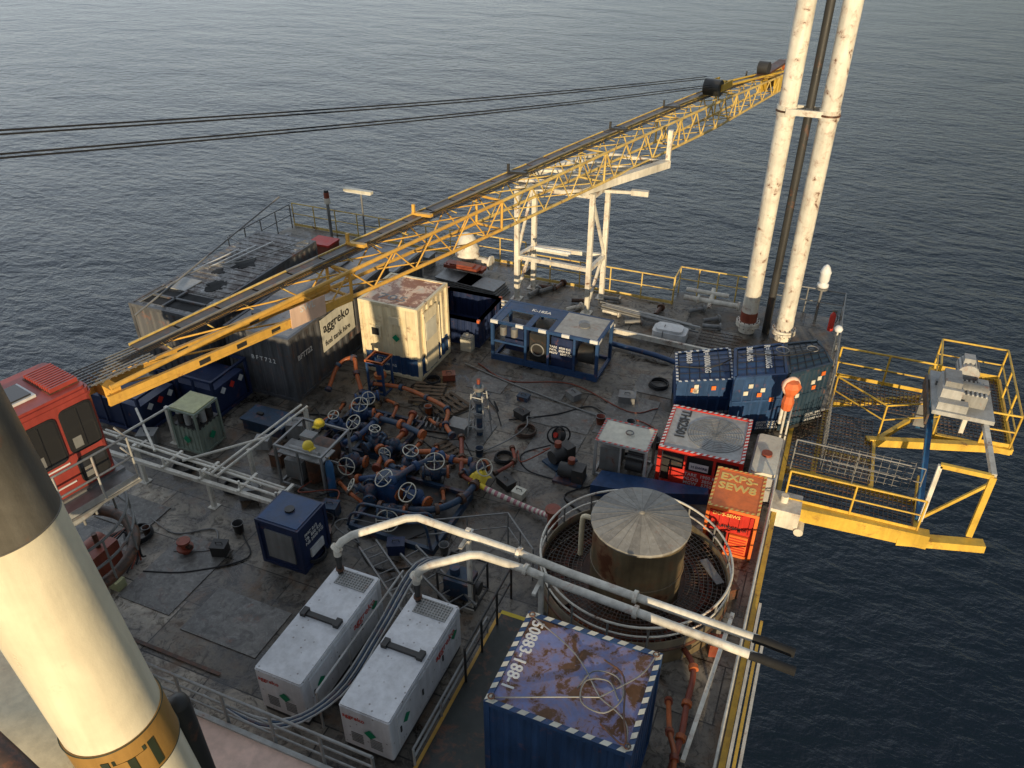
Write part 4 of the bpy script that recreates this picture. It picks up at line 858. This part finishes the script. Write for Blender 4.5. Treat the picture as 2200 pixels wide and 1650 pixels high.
b=B(); b.box((.1,1.2,.06),(.7,1.8,.7),'blue'); b.box((.15,1.25,.7),(.65,1.75,.74),'steelblue'); b.done('control_box',t)
t=T('valve_skid','dark blue steel skid frame under the valves','skid',(-12.2,14.8,0))
for y in (0,1.9): b=B(); b.box((0,y,.0),(2.4,y+.1,.16),'steelblue'); b.done('long_beam',t)
for x in (0,1.1,2.3): b=B(); b.box((x,.1,0),(x+.1,1.9,.155),'steelblue'); b.done('cross_beam',t)
t=T('flow_head','blue orange framed flow head standing on deck','flow head',(-12.0,18.0,0))
b=B(); frame(b,-.3,.3,-.3,.3,0,1.15,.06,'blue'); b.done('frame',t)
b=B(); frame(b,-.32,.32,-.32,.32,1.15,1.22,.06,'orange'); b.cyl((0,0,0),(0,0,1.1),.1,'blue',14); b.cyl((0,0,.5),(0,0,.6),.2,'orange',14); b.done('valve_body',t)
t=T('wellhead_stand','slim grey and blue valve assembly in a light cage','valve assembly',(-8.1,17.0,0))
b=B(); 
for x in (-.28,.28):
    for y in (-.25,.25): b.cyl((x,y,0),(x*.6,y*.6,1.5),.022,'lightgrey',7)
for z in (.4,.9,1.4): 
    k=1-.4*z/1.5; b.tube([(-.28*k,-.25*k,z),(.28*k,-.25*k,z),(.28*k,.25*k,z),(-.28*k,.25*k,z),(-.28*k,-.25*k,z)],.015,'lightgrey',6)
b.done('cage',t)
b=B(); b.cyl((0,0,0),(0,0,1.8),.09,'steelblue',12)
for z in (.2,.7,1.2,1.6): b.cyl((0,0,z),(0,0,z+.1),.16,'galv',12)
b.cyl((0,0,1.8),(0,0,1.95),.05,'redpipe'); b.done('valve_column',t)
b=B(); b.box((-.95,-.3,.02),(-.35,.2,.3),'galv'); b.done('mesh_basket',t)
# misc deck clutter --------------------------------------------------
pal=T('pallet','weathered grey wooden pallet on deck','pallet',(-10.5,18.3,0),15,group='pallets')
for k in range(6): b=B(); b.box((-.5,-.55+k*.2,.1),(.5,-.45+k*.2,.125),'wood'); b.done('slat',pal)
for x in (-.5,-.05,.4): b=B(); b.box((x,-.55,0),(x+.1,.55,.098),'wood'); b.done('bearer',pal)
copy(pal,(-9.6,17.9,0),-25); copy(pal,(-8.6,15.6,0),60)
t=T('tool_rack','dark flat tray of tools on deck','tool tray',(-9.6,16.9,0),10)
b=B(); b.box((-.7,-.35,0),(.7,.35,.06),'dark'); b.box((-.7,-.35,.06),(-.67,.35,.16),'dark'); b.box((.67,-.35,.06),(.7,.35,.16),'dark'); b.done('tray',t)
for k in range(9): b=B(); b.cyl((-.6+k*.15,-.25,.1),(-.55+k*.13,.25,.1),.03,random.choice(['galv','lightgrey','rustdark']),8); b.done('tool',t)
t=T('cable_reel','black hose reel with red hub on deck','reel',(-5.9,17.5,0))
b=B(); b.ring((0,0,.28),.26,.025,'rubber',ax=(.5,-.8,.3)); b.ring((.1,.14,.22),.26,.025,'rubber',ax=(.5,-.8,.3)); b.done('rim',t)
b=B(); b.cyl((0,0,.28),(.1,.14,.2),.2,'dark',16); b.cyl((-.03,-.04,.3),(0,0,.28),.08,'red',12); b.done('drum',t)
t=T('pump_set','small black engine pump set with hoses','pump',(-5.0,16.1,0))
b=B(); b.box((-.4,-.3,0),(.4,.3,.08),'steelblue'); b.done('base',t)
b=B(); b.cyl((-.3,0,.3),(.2,0,.3),.2,'dark',14); b.box((.1,-.2,.08),(.4,.2,.5),'dark'); b.cyl((0,.1,.5),(0,.1,.65),.1,'redpipe',12); b.done('engine',t)
copy(t,(-5.5,16.7,0),60)
random.seed(11)
def hose(pts,r,mat,label,name='hose'):
    b=B(pts[0]); b.tube(curve(pts,6),r,mat,6); return one(b,name,label,'hose','loose hoses and cables on deck')
hs=[[(-9.8,20.6,.03),(-8.4,20.0,.03),(-6.5,20.6,.03),(-4.4,19.8,.03),(-3.6,20.3,.03)],[(-7.6,18.0,.03),(-6.4,18.8,.03),(-5.6,19.6,.03),(-5.0,19.4,.03)],
[(-5.2,15.9,.03),(-6.2,16.0,.03),(-6.6,16.6,.03),(-6.0,17.3,.03)],[(-14.4,10.5,.03),(-13.4,10.3,.03),(-12.6,10.8,.03),(-12.2,10.2,.03),(-13.0,9.8,.03)],[(-11.8,10.9,.03),(-11.2,10.3,.03),(-12.2,9.4,.03),(-13.2,9.0,.03)],
[(-4.2,16.2,.03),(-4.9,15.4,.03),(-4.2,14.9,.03)],[(-3.9,18.5,.03),(-3.4,19.2,.03),(-4.2,19.4,.03),(-3.6,18.2,.03)],[(-9.2,11.9,.03),(-8.2,11.2,.03),(-7.2,11.7,.03),(-6.6,12.5,.03)],[(-14.1,15.4,.03),(-13.4,15.9,.03),(-12.6,16.0,.03),(-12.5,14.8,.03)]]
for _ in range(20):
    x,y=random.uniform(-12.5,-6.0),random.uniform(12.0,18); pts=[(x,y,.03)]
    for k in range(4): x+=random.uniform(-.9,.9); y+=random.uniform(-.8,.8); pts.append((x,y,random.uniform(.03,.35)))
    hs.append(pts)
for i,h_ in enumerate(hs): hose(h_,.02,'rubber' if i%3 else ('grey' if i%2 else 'redpipe'),'thin cable lying loosely across the deck')
hose([(-10.2,20.4,.05),(-8.0,19.8,.05),(-5.2,19.2,.05),(-3.2,18.9,.05)],.025,'galv','long thin pole lying across the deck','pole')
hose([(-6,23.4,.15),(-4.4,23.2,.15),(-3.0,22.8,.15)],.09,'blue','blue pipe lying on deck behind the skid','blue_pipe')
for i,(x,y,z,m_) in enumerate([(-5.0,18.9,.14,'redpipe'),(-7.7,16.1,.12,'steelblue'),(-12.0,11.0,.14,'dark'),(-3.2,18.4,.16,'dark'),(-14.0,10.0,.1,'rustdark'),(-6.9,12.3,.12,'grey'),(-10.0,17.4,.12,'orange'),(-4.1,19.0,.13,'dark')]):
    b=B((x,y,0)); b.rev((x,y,0),[(z*.8,0),(z,.28),(z*1.05,.28),(z*.9,.27),(z*.85,.1),(0,.09)],m_,14); b.ring((x,y,.28),z*1.02,.01,'galv',n=14); one(b,'bucket','small steel bucket standing on the deck','bucket','buckets on deck')
for i,(x,y,R) in enumerate([(-6.9,17.6,.3),(-13.2,12.3,.28),(-7.0,16.2,.26),(-4.0,17.9,.3),(-15.0,12.4,.3),(-9.8,11.0,.32),(-3.9,21.6,.3),(-10.7,19.0,.25),(-1.2,19.3,.3),(-14.2,9.9,.33)]):
    b=B((x,y,0))
    for k in range(4): b.ring((x+.015*k,y-.01*k,.03+.045*k),R-.02*(k%2),.022,'rubber' if i else 'rustdark',n=22)
    one(b,'hose_coil','coil of hose lying on the deck','hose coil','hose coils on deck')
for i,(x,y,w_,d_,h_,m_) in enumerate([(-12.6,12.2,.5,.35,.3,'galv'),(-6.2,19.9,.4,.3,.2,'grey'),(-11.4,11.9,.45,.3,.28,'wood'),(-13.6,14.1,.4,.3,.3,'lightgrey'),(-6.5,15.2,.5,.3,.2,'dark'),(-7.6,19.2,.35,.25,.15,'steelblue'),(-4.6,20.4,.5,.4,.22,'galv'),(-9.9,11.6,.4,.3,.25,'rustdark'),(-6.0,14.9,.3,.25,.2,'signcream'),(-12.7,13.6,.35,.3,.4,'rustdark'),(-10.3,19.4,.4,.3,.2,'redpipe'),(-16.8,13.0,.5,.4,.35,'grey'),(-.3,13.6,.3,.3,.3,'rustdark'),(-.25,12.6,.3,.4,.25,'galv'),(-.3,11.9,.25,.3,.35,'redpipe'),(-7.3,18.3,.4,.3,.22,'dark'),(-11.9,10.2,.35,.3,.3,'dark'),(-8.0,11.9,.4,.3,.3,'navy'),(-10.2,12.4,.4,.35,.35,'steelblue'),(-13.0,14.9,.5,.4,.5,'galv')]):
    t=T('equipment_box','small worn steel box on the deck','box',(x,y,0),random.uniform(-40,40),'small boxes on deck')
    b=B(); b.box((-w_/2,-d_/2,0),(w_/2,d_/2,h_),m_); b.done('body',t); b=B(); b.box((-w_/2-.015,-d_/2-.015,h_),(w_/2+.015,d_/2+.015,h_+.03),m_); b.tube([(-.08,0,h_+.03),(-.08,0,h_+.08),(.08,0,h_+.08),(.08,0,h_+.03)],.012,'dark',5); b.done('lid',t)
b=B((-12.7,9.9,0)); b.cyl((-12.7,9.9,0),(-12.7,9.9,.35),.1,'redpipe',12); b.cyl((-12.7,9.9,.15),(-12.7,9.9,.2),.2,'redpipe',16); b.cyl((-12.7,9.9,.35),(-12.7,9.9,.4),.16,'redpipe',16); b.cyl((-12.9,9.9,.25),(-12.5,9.9,.25),.06,'rustdark'); one(b,'deck_fitting','rusty red flanged deck fitting','fitting')
b=B((-13.4,8.4,0)); b.box((-13.55,8.3,0),(-13.25,8.55,.25),'olive'); b.cyl((-13.4,8.42,.25),(-13.4,8.42,.35),.06,'hazyel'); one(b,'yellow_pump','small yellow pump on deck','pump')
for (x,y,yw) in ((-8.6,11.6,-35),(-7.6,11.8,-28)):
    t=T('ladder','grey aluminium ladder lying behind the generators','ladder',(x,y,.25),yw,group='ladders')
    for s_ in (-.22,.22): b=B(); b.box((-.0,s_-.02,0),(2.4,s_+.02,.08),'galv'); b.done('side_rail',t)
    for k in range(8): b=B(); b.cyl((.15+k*.3,-.22,.04),(.15+k*.3,.22,.04),.018,'galv',6); b.done('rung',t)
rail([(-7.3,12.2,0),(-5.6,13.2,0),(-4.6,12.3,0)],'galv','thin grey bent railing beyond the generators',h=1.0,sp=.8,r=.02)
rail([(-4.85,9.2,0),(-4.85,11.6,0)],'dark','dark railing beside the painted walkway',h=1.0,sp=.8)
b=B((-.3,8.2,0)); b.beam((-.35,8.6,.9),(-.1,12.2,.95),.08,.08,'whiterust'); one(b,'loose_beam','peeling white beam leaning along the deck side','beam')
for i in range(3):
    b=B((0,8+i,0)); x=.42+.1*i; b.beam((x,7.5,.1),(x,13.5-.5*i,.1),.06,.1,'yellow' if i==1 else 'white'); one(b,'side_rail_beam','long weathered steel rail fixed outside the deck side','beam','deck side rails')
# back area --------------------------------------------------------
t=T('relief_valve','white rusty domed relief valve by the deck edge','valve',(-13.3,27.2,0))
b=B(); b.rev((0,0,0),[(.5,0),(.5,.1),(.32,.15),(.32,.6),(.5,.65),(.5,.75),(.45,.8),(.5,1.0),(.35,1.25)],'whiterust',20); b.done('body',t)
b=B(); b.rev((0,0,1.25),[(.38,0),(.38,.12),(.25,.32),(.1,.4),(0,.42)],'white',20); b.done('dome',t)
b=B(); b.cyl((.3,0,.5),(1.0,0,.5),.18,'whiterust',14); b.cyl((1.0,0,.5),(1.08,0,.5),.3,'whiterust',16); b.done('outlet',t)
for i,(x,y,z,L_) in enumerate([(-13.9,26.2,.45,1.7),(-13.6,25.9,.6,1.3)]):
    b=B((x,y,z)); b.box((x,y,z),(x+L_,y+.45,z+.14),'redpipe'); b.box((x+.1,y+.05,z+.14),(x+L_-.2,y+.4,z+.2),'redpipe'); one(b,'red_package','red wrapped package stacked near the railing','package','red packages')
for i,(x,y) in enumerate([(-13.9,25.4),(-12.9,25.3)]):
    t=T('grating_stack','stack of grey grating panels on deck','grating panels',(x,y,0),-6,group='grating stacks')
    for k in range(5): b=B(); b.box((0,0,k*.08),(1.9-.05*k,.95,k*.08+.05),'grey' if k%2 else 'galv'); b.done('panel',t)
for k in range(9):
    b=B((-8,26,0)); y=25.9+.09*(k%5); z=.08+.1*(k//5); b.cyl((-7.1+random.uniform(-.2,.3),y-.25,z+.15),(-3.6+random.uniform(-.5,.3),y-.6,z+.1),.04,random.choice(['galv','lightgrey']),8)
    one(b,'scaffold_tube','galvanised scaffold tube lying at the deck edge','scaffold tube','scaffold tubes')
t=T('white_sack','white plastic covered bundle on deck','bundle',(-4.3,24.9,0))
b=B(); rbox(b,-.6,.6,-.35,.35,0,.3,.15,'clean'); rbox(b,-.5,.45,-.3,.28,.3,.4,.15,'clean'); b.done('cover',t)
b=B(); b.tube([(-.2,-.36,.1),(-.2,-.36,.32),(-.2,0,.42),(-.2,.36,.32)],.012,'dark',5); b.done('strap',t)
t=T('deck_pipework','white pipework and valves on the seaward balcony','pipework',(-3.6,27.6,0))
b=B(); b.cyl((-.8,0,.3),(1.2,0,.3),.1,'white',12); b.cyl((-.8,.3,.5),(.8,.3,.5),.08,'white',12); b.cyl((.2,-.2,.1),(.2,.5,.6),.09,'whiterust',12); b.done('pipe',t)
b=B(); b.cyl((1.2,0,.3),(1.28,0,.3),.18,'whiterust',14); b.cyl((-.3,0,.3),(-.22,0,.3),.18,'whiterust',14); b.done('flange',t)
b=B((-2,24,0)); b.grating(-3.3,-1.9,23.6,25.6,.15,'grat'); one(b,'floor_grating','dark floor grating panel near the vent pipes','grating')
b=B((-8,24.8,0)); b.beam((-11.5,24.6,.15),(-2.2,24.1,.15),.1,.18,'whiterust'); b.beam((-11.5,24.75,.25),(-6.2,24.5,.25),.08,.08,'whiterust'); one(b,'kick_beam','low white beam across the back of the deck','beam')
random.seed(21)
for i in range(14):
    x=random.uniform(-11,-2.5); y=random.uniform(25.2,27.1)
    if abs(x+10.4)<.4 or abs(x+7.5)<.4: continue
    t=T('deck_spare','small rusty steel part stored by the deck edge','spare part',(x,y,0),random.uniform(0,90),'spare parts by the deck edge'); m_=random.choice(['rustdark','galv','whiterust','grey'])
    b=B(); b.cyl((-.3,0,.12),(.3,0,.12),.08,m_,10); b.cyl((.3,0,.12),(.36,0,.12),.15,m_,12); b.done('body',t)
t=T('navigation_lantern','white navigation lantern on a short mast','lantern',(.35,28.1,0))
b=B(); b.cyl((0,0,0),(0,0,1.3),.05,'galv',8); b.cyl((0,0,1.3),(0,0,1.36),.2,'galv',12); b.done('mast',t)
b=B(); b.rev((0,0,1.36),[(.1,0),(.2,.05),(.2,.15),(.12,.2),(.18,.28),(.18,.55),(.2,.6),(.12,.8),(.05,.88),(0,.9)],'clean',16); b.done('lantern',t)
t=T('dome_antenna','small white dome on a pole','antenna',(1.1,25.2,0)); b=B(); b.cyl((0,0,0),(0,0,1.2),.03,'white',8); b.done('pole',t); b=B(); b.rev((0,0,1.2),[(.05,0),(.12,.04),(.14,.12),(.09,.21),(0,.24)],'clean',14); b.done('dome',t)
t=T('fire_extinguisher','red fire extinguisher on the railing','fire extinguisher',(.9,27,.3)); b=B(); b.rev((0,0,0),[(.1,0),(.1,.6),(.05,.7),(.03,.72)],'red',12); b.done('body',t); b=B(); b.box((-.06,-.02,.72),(.1,.02,.78),'dark'); b.tube(curve([(.06,0,.74),(.16,0,.5),(.12,0,.3)]),.012,'rubber',5); b.done('nozzle',t)
t=T('flood_light','fluorescent light fitting on a tall pole','light',(-18.6,27.9,0))
b=B(); b.cyl((0,0,0),(0,0,2.4),.04,'galv',8); b.cyl((0,0,2.3),(0,-.3,2.5),.03,'galv',8); b.done('pole',t)
b=B(); b.box((-.6,-.4,2.48),(.75,-.2,2.6),'signcream'); b.box((-.55,-.38,2.44),(.7,-.22,2.48),'clean'); b.done('lamp',t)
t=T('beacon_post','red and white beacon on a post','beacon',(-20.6,28.2,0)); b=B(); b.cyl((0,0,0),(0,0,1.5),.07,'galv',8); b.done('post',t); b=B(); b.cyl((0,0,1.5),(0,0,1.75),.14,'whiterust',12); b.cyl((0,0,1.75),(0,0,2.0),.12,'redpipe',12); b.cyl((0,0,2.0),(0,0,2.1),.1,'dark',12); b.done('beacon',t)
t=T('hose_box','red hose box near the deck corner','hose box',(-19.6,26.2,0)); b=B(); b.box((-.5,-.4,0),(.5,.4,.6),'redpipe'); b.done('body',t); b=B(); b.box((-.53,-.43,.6),(.53,.43,.68),'red'); b.done('lid',t)
for i,(x,y,m_) in enumerate([(-18,26.8,'contgrey'),(-16.5,26.6,'white'),(-15.2,26.9,'galv'),(-21.3,26.0,'rustdark')]):
    b=B((x,y,0)); b.box((x-.4,y-.3,0),(x+.4,y+.3,.5),m_); b.box((x-.43,y-.33,.5),(x+.43,y+.33,.55),m_); b.cyl((x,y,.55),(x,y,.75),.08,'galv'); b.cyl((x-.2,y-.31,.25),(x-.2,y-.36,.25),.06,'dark'); one(b,'deck_cabinet','weathered steel cabinet by the seaward railing','cabinet','cabinets at the deck edge')
t=container('grey_basket','light grey topped low container near the deck edge',(-16.6,22.9,0),2.4,2.2,1.6,'contgrey','lightgrey','controof2')
# ------------------------------------------------------------------ yellow outrigger platforms
t=T('outrigger_platform','yellow steel outrigger platform jutting over the sea','platform',(.4,17.5,0)); o=(.4,17.5,0)
b=B(o); b.beam((.3,17.3,-.15),(4.0,17.5,-.15),.28,.42,'yellow'); b.beam((3.3,17.45,-.32),(5.3,17.85,-.2),.28,.22,'yellow'); b.beam((.3,19.0,-.15),(3.7,18.9,-.15),.12,.18,'yellow'); b.beam((3.7,17.5,-.15),(3.85,20,-.15),.14,.2,'yellow'); b.beam((1.1,19.0,-.15),(1.2,22.6,-.15),.14,.2,'yellow')
b.beam((2.4,21.2,-.1),(6.2,22.4,-.1),.2,.24,'yellow'); b.beam((.8,22.6,-.12),(4.2,24.4,-.12),.14,.18,'yellow'); b.beam((2.6,18.9,-.12),(2.6,21.4,-.12),.12,.18,'yellow'); b.beam((2.6,21.2,-.1),(4.3,24.0,-.1),.12,.16,'yellow'); b.beam((1.2,20.2,-.12),(2.6,20.2,-.12),.1,.14,'yellow'); b.done('main_beam',t)
b=B(o); b.box((.2,16.9,-.45),(.95,17.7,.1),'white'); b.cyl((.5,17.3,.1),(.5,17.3,.3),.1,'white',12); b.cyl((1.0,16.85,-.45),(1.0,17.5,-.45),.12,'whiterust',12); b.done('hinge_block',t)
b=B(o); b.grating(.45,3.6,17.65,18.85,0,'grat',.11,.018); b.grating(.4,2.55,19.1,22.2,-.02,'grat',.10,.02); b.done('grating',t)
b=B(o); b.grating(1.25,4.2,22.9,24.3,0,'grat',.11,.018); b.grating(4.3,6.2,22.3,26.2,0,'grat',.11,.018); b.done('gallery_grating',t)
b=B(o); b.beam((4.25,22.2,-.08),(6.25,22.2,-.08),.12,.18,'yellow'); b.beam((6.25,22.2,-.08),(6.25,26.25,-.08),.12,.18,'yellow'); b.beam((4.25,26.25,-.08),(6.25,26.25,-.08),.12,.18,'yellow'); b.beam((4.25,22.2,-.08),(4.25,26.25,-.08),.12,.18,'yellow'); b.done('gallery_beam',t)
b=B(o)
for k in range(13): b.beam((1.25,19.3+k*.2,0),(1.25,19.3+k*.2,1.1),.012,.012,'galv')
for k in range(7): b.beam((1.25,19.3,.05+k*.17),(1.25,21.7,.05+k*.17),.012,.012,'galv')
b.done('mesh_screen',t)
b=B(o)
for k in range(12): b.beam((1.3+k*.2,19.15,0),(1.3+k*.2,19.15,.95),.012,.012,'galv')
for k in range(6): b.beam((1.3,19.15,.05+k*.17),(3.5,19.15,.05+k*.17),.012,.012,'galv')
b.done('mesh_screen',t)
for p,q,w_,h_,m_ in (((3.8,18.0,-.1),(3.8,18.0,1.8),.1,.1,'white'),((4.95,18.0,-.1),(4.95,18.0,1.8),.12,.14,'yellow'),((3.8,18.0,1.8),(4.95,18.0,1.8),.1,.12,'yellow'),((3.8,18.0,.1),(4.95,18.0,1.6),.07,.07,'yellow'),((4.95,18.0,1.8),(4.95,22.6,1.7),.12,.16,'white'),((3.75,18.0,0),(3.8,22.5,1.8),.14,.16,'bluelight'),((3.8,22.5,-.1),(3.8,22.5,1.8),.12,.12,'bluelight'),((4.95,22.6,-.1),(4.95,22.6,1.7),.12,.12,'white')):
    b=B(o); b.beam(p,q,w_,h_,m_); b.done('frame_beam',t)
rail([(.5,17.45),(3.7,17.5)],'yellow','yellow handrail on the outrigger walkway',sp=1.3,r=.028,h=1.0,kick=True)
rail([(.5,18.9),(3.7,18.85)],'galv','thin grey handrail on the outrigger walkway',sp=1.3,r=.02,h=1.0)
rail([(1.3,24.4),(4.2,24.4),(4.3,26.2),(6.2,26.2),(6.2,22.25),(5.4,22.2)],'yellow','yellow handrail around the outer gallery',sp=1.5,r=.032,mid=(.5,),kick=True)
rail([(1.3,22.5),(2.7,21.4),(4.2,22.2)],'yellow','yellow handrail beside the outrigger opening',sp=1.2)
t=T('winch','grey electric winch mounted on the yellow frame','winch',(4.35,21.3,1.9)); t.scale=(.9,.9,.9)
b=B(); b.box((-.8,-1.15,-.08),(.85,1.25,.05),'lightgrey'); b.box((-.7,-1.05,.05),(.1,-.75,.3),'lightgrey'); b.box((-.7,.35,.05),(.8,.5,.2),'galv'); b.done('bed_plate',t)
b=B(); b.prism([(-.65,-.75),(-.1,-.75),(-.1,.3),(-.65,.3)],.05,.6,'lightgrey'); b.box((-.6,-.6,.6),(-.15,.2,.78),'galv'); b.box((-.08,-.6,.05),(.6,.2,.45),'galv'); b.cyl((-.1,-.2,.42),(.6,-.2,.42),.22,'grey',20)
for k in range(6): b.box((-.08+.12*k,-.62,.45),(-.03+.12*k,.22,.5),'lightgrey')
b.done('gearbox',t)
b=B(); b.cyl((.1,.45,.55),(.1,1.15,.55),.3,'lightgrey',20); b.cyl((.1,1.15,.55),(.1,1.27,.55),.24,'galv',16)
for k in range(16): a=k*math.pi/8; b.beam((.1+.31*math.cos(a),.5,.55+.31*math.sin(a)),(.1+.31*math.cos(a),1.1,.55+.31*math.sin(a)),.02,.03,'grey')
b.box((-.1,.6,.8),(.2,.95,1.0),'lightgrey'); b.box((-.25,.55,.05),(.45,1.1,.3),'galv'); b.done('motor',t)
b=B(); b.box((-.9,-1.2,-.5),(-.84,1.2,-.1),'grat'); b.box((-.84,.9,-1.9),(-.5,1.2,-.1),'grey'); b.done('bracket',t)
# ------------------------------------------------------------------ camera, light, world
cd=bpy.data.cameras.new('camera'); cd.sensor_width=36; cd.lens=36*1710/2200; cd.clip_end=8000; cd.clip_start=.1
cam=bpy.data.objects.new('camera',cd); COL.objects.link(cam); cam.location=(0,0,14); cam.rotation_euler=(math.radians(57),0,math.radians(22.6)); SC.camera=cam
el=math.radians(9); az=Vector((.4,-.917)).normalized(); sv=Vector((az.x*math.cos(el),az.y*math.cos(el),math.sin(el)))
sd=bpy.data.lights.new('sun','SUN'); sd.energy=5.0; sd.angle=math.radians(.5); sd.color=(1,.80,.52)
sun=bpy.data.objects.new('sun',sd); COL.objects.link(sun); sun.rotation_euler=sv.to_track_quat('Z','Y').to_euler()
w=bpy.data.worlds.new('World'); SC.world=w; w.use_nodes=True; nt=w.node_tree; bg=nt.nodes['Background']
sk=N(nt,'ShaderNodeTexSky'); sk.sky_type='NISHITA'; sk.sun_disc=False; sk.sun_elevation=el; sk.sun_rotation=math.atan2(az.x,az.y); sk.dust_density=.6; sk.ozone_density=2
nt.links.new(sk.outputs[0],bg.inputs[0]); bg.inputs[1].default_value=.07
tc=N(nt,'ShaderNodeTexCoord'); dp=N(nt,'ShaderNodeVectorMath',operation='DOT_PRODUCT'); dp.inputs[1].default_value=Vector((-.93,.35,.1)).normalized(); nt.links.new(tc.outputs['Generated'],dp.inputs[0])
mr=N(nt,'ShaderNodeMapRange'); mr.interpolation_type='SMOOTHSTEP'; mr.inputs['From Min'].default_value=-.15; mr.inputs['From Max'].default_value=1; mr.inputs['To Min'].default_value=.24; mr.inputs['To Max'].default_value=1.4
nt.links.new(dp.outputs['Value'],mr.inputs[0])
cl=noise(nt,mapv(nt,tc.outputs['Generated'],(1,1,3)),2.2,5,.55); clr=ramp(nt,cl,[(.35,(.42,.47,.55)),(.65,(.70,.73,.77))])
b2=N(nt,'ShaderNodeBackground'); nt.links.new(clr,b2.inputs[0]); nt.links.new(mr.outputs[0],b2.inputs[1])
ads=N(nt,'ShaderNodeAddShader'); nt.links.new(bg.outputs[0],ads.inputs[0]); nt.links.new(b2.outputs[0],ads.inputs[1]); nt.links.new(ads.outputs[0],nt.nodes['World Output'].inputs[0])
SC.view_settings.view_transform='Standard'; SC.view_settings.look='None'; SC.view_settings.exposure=0
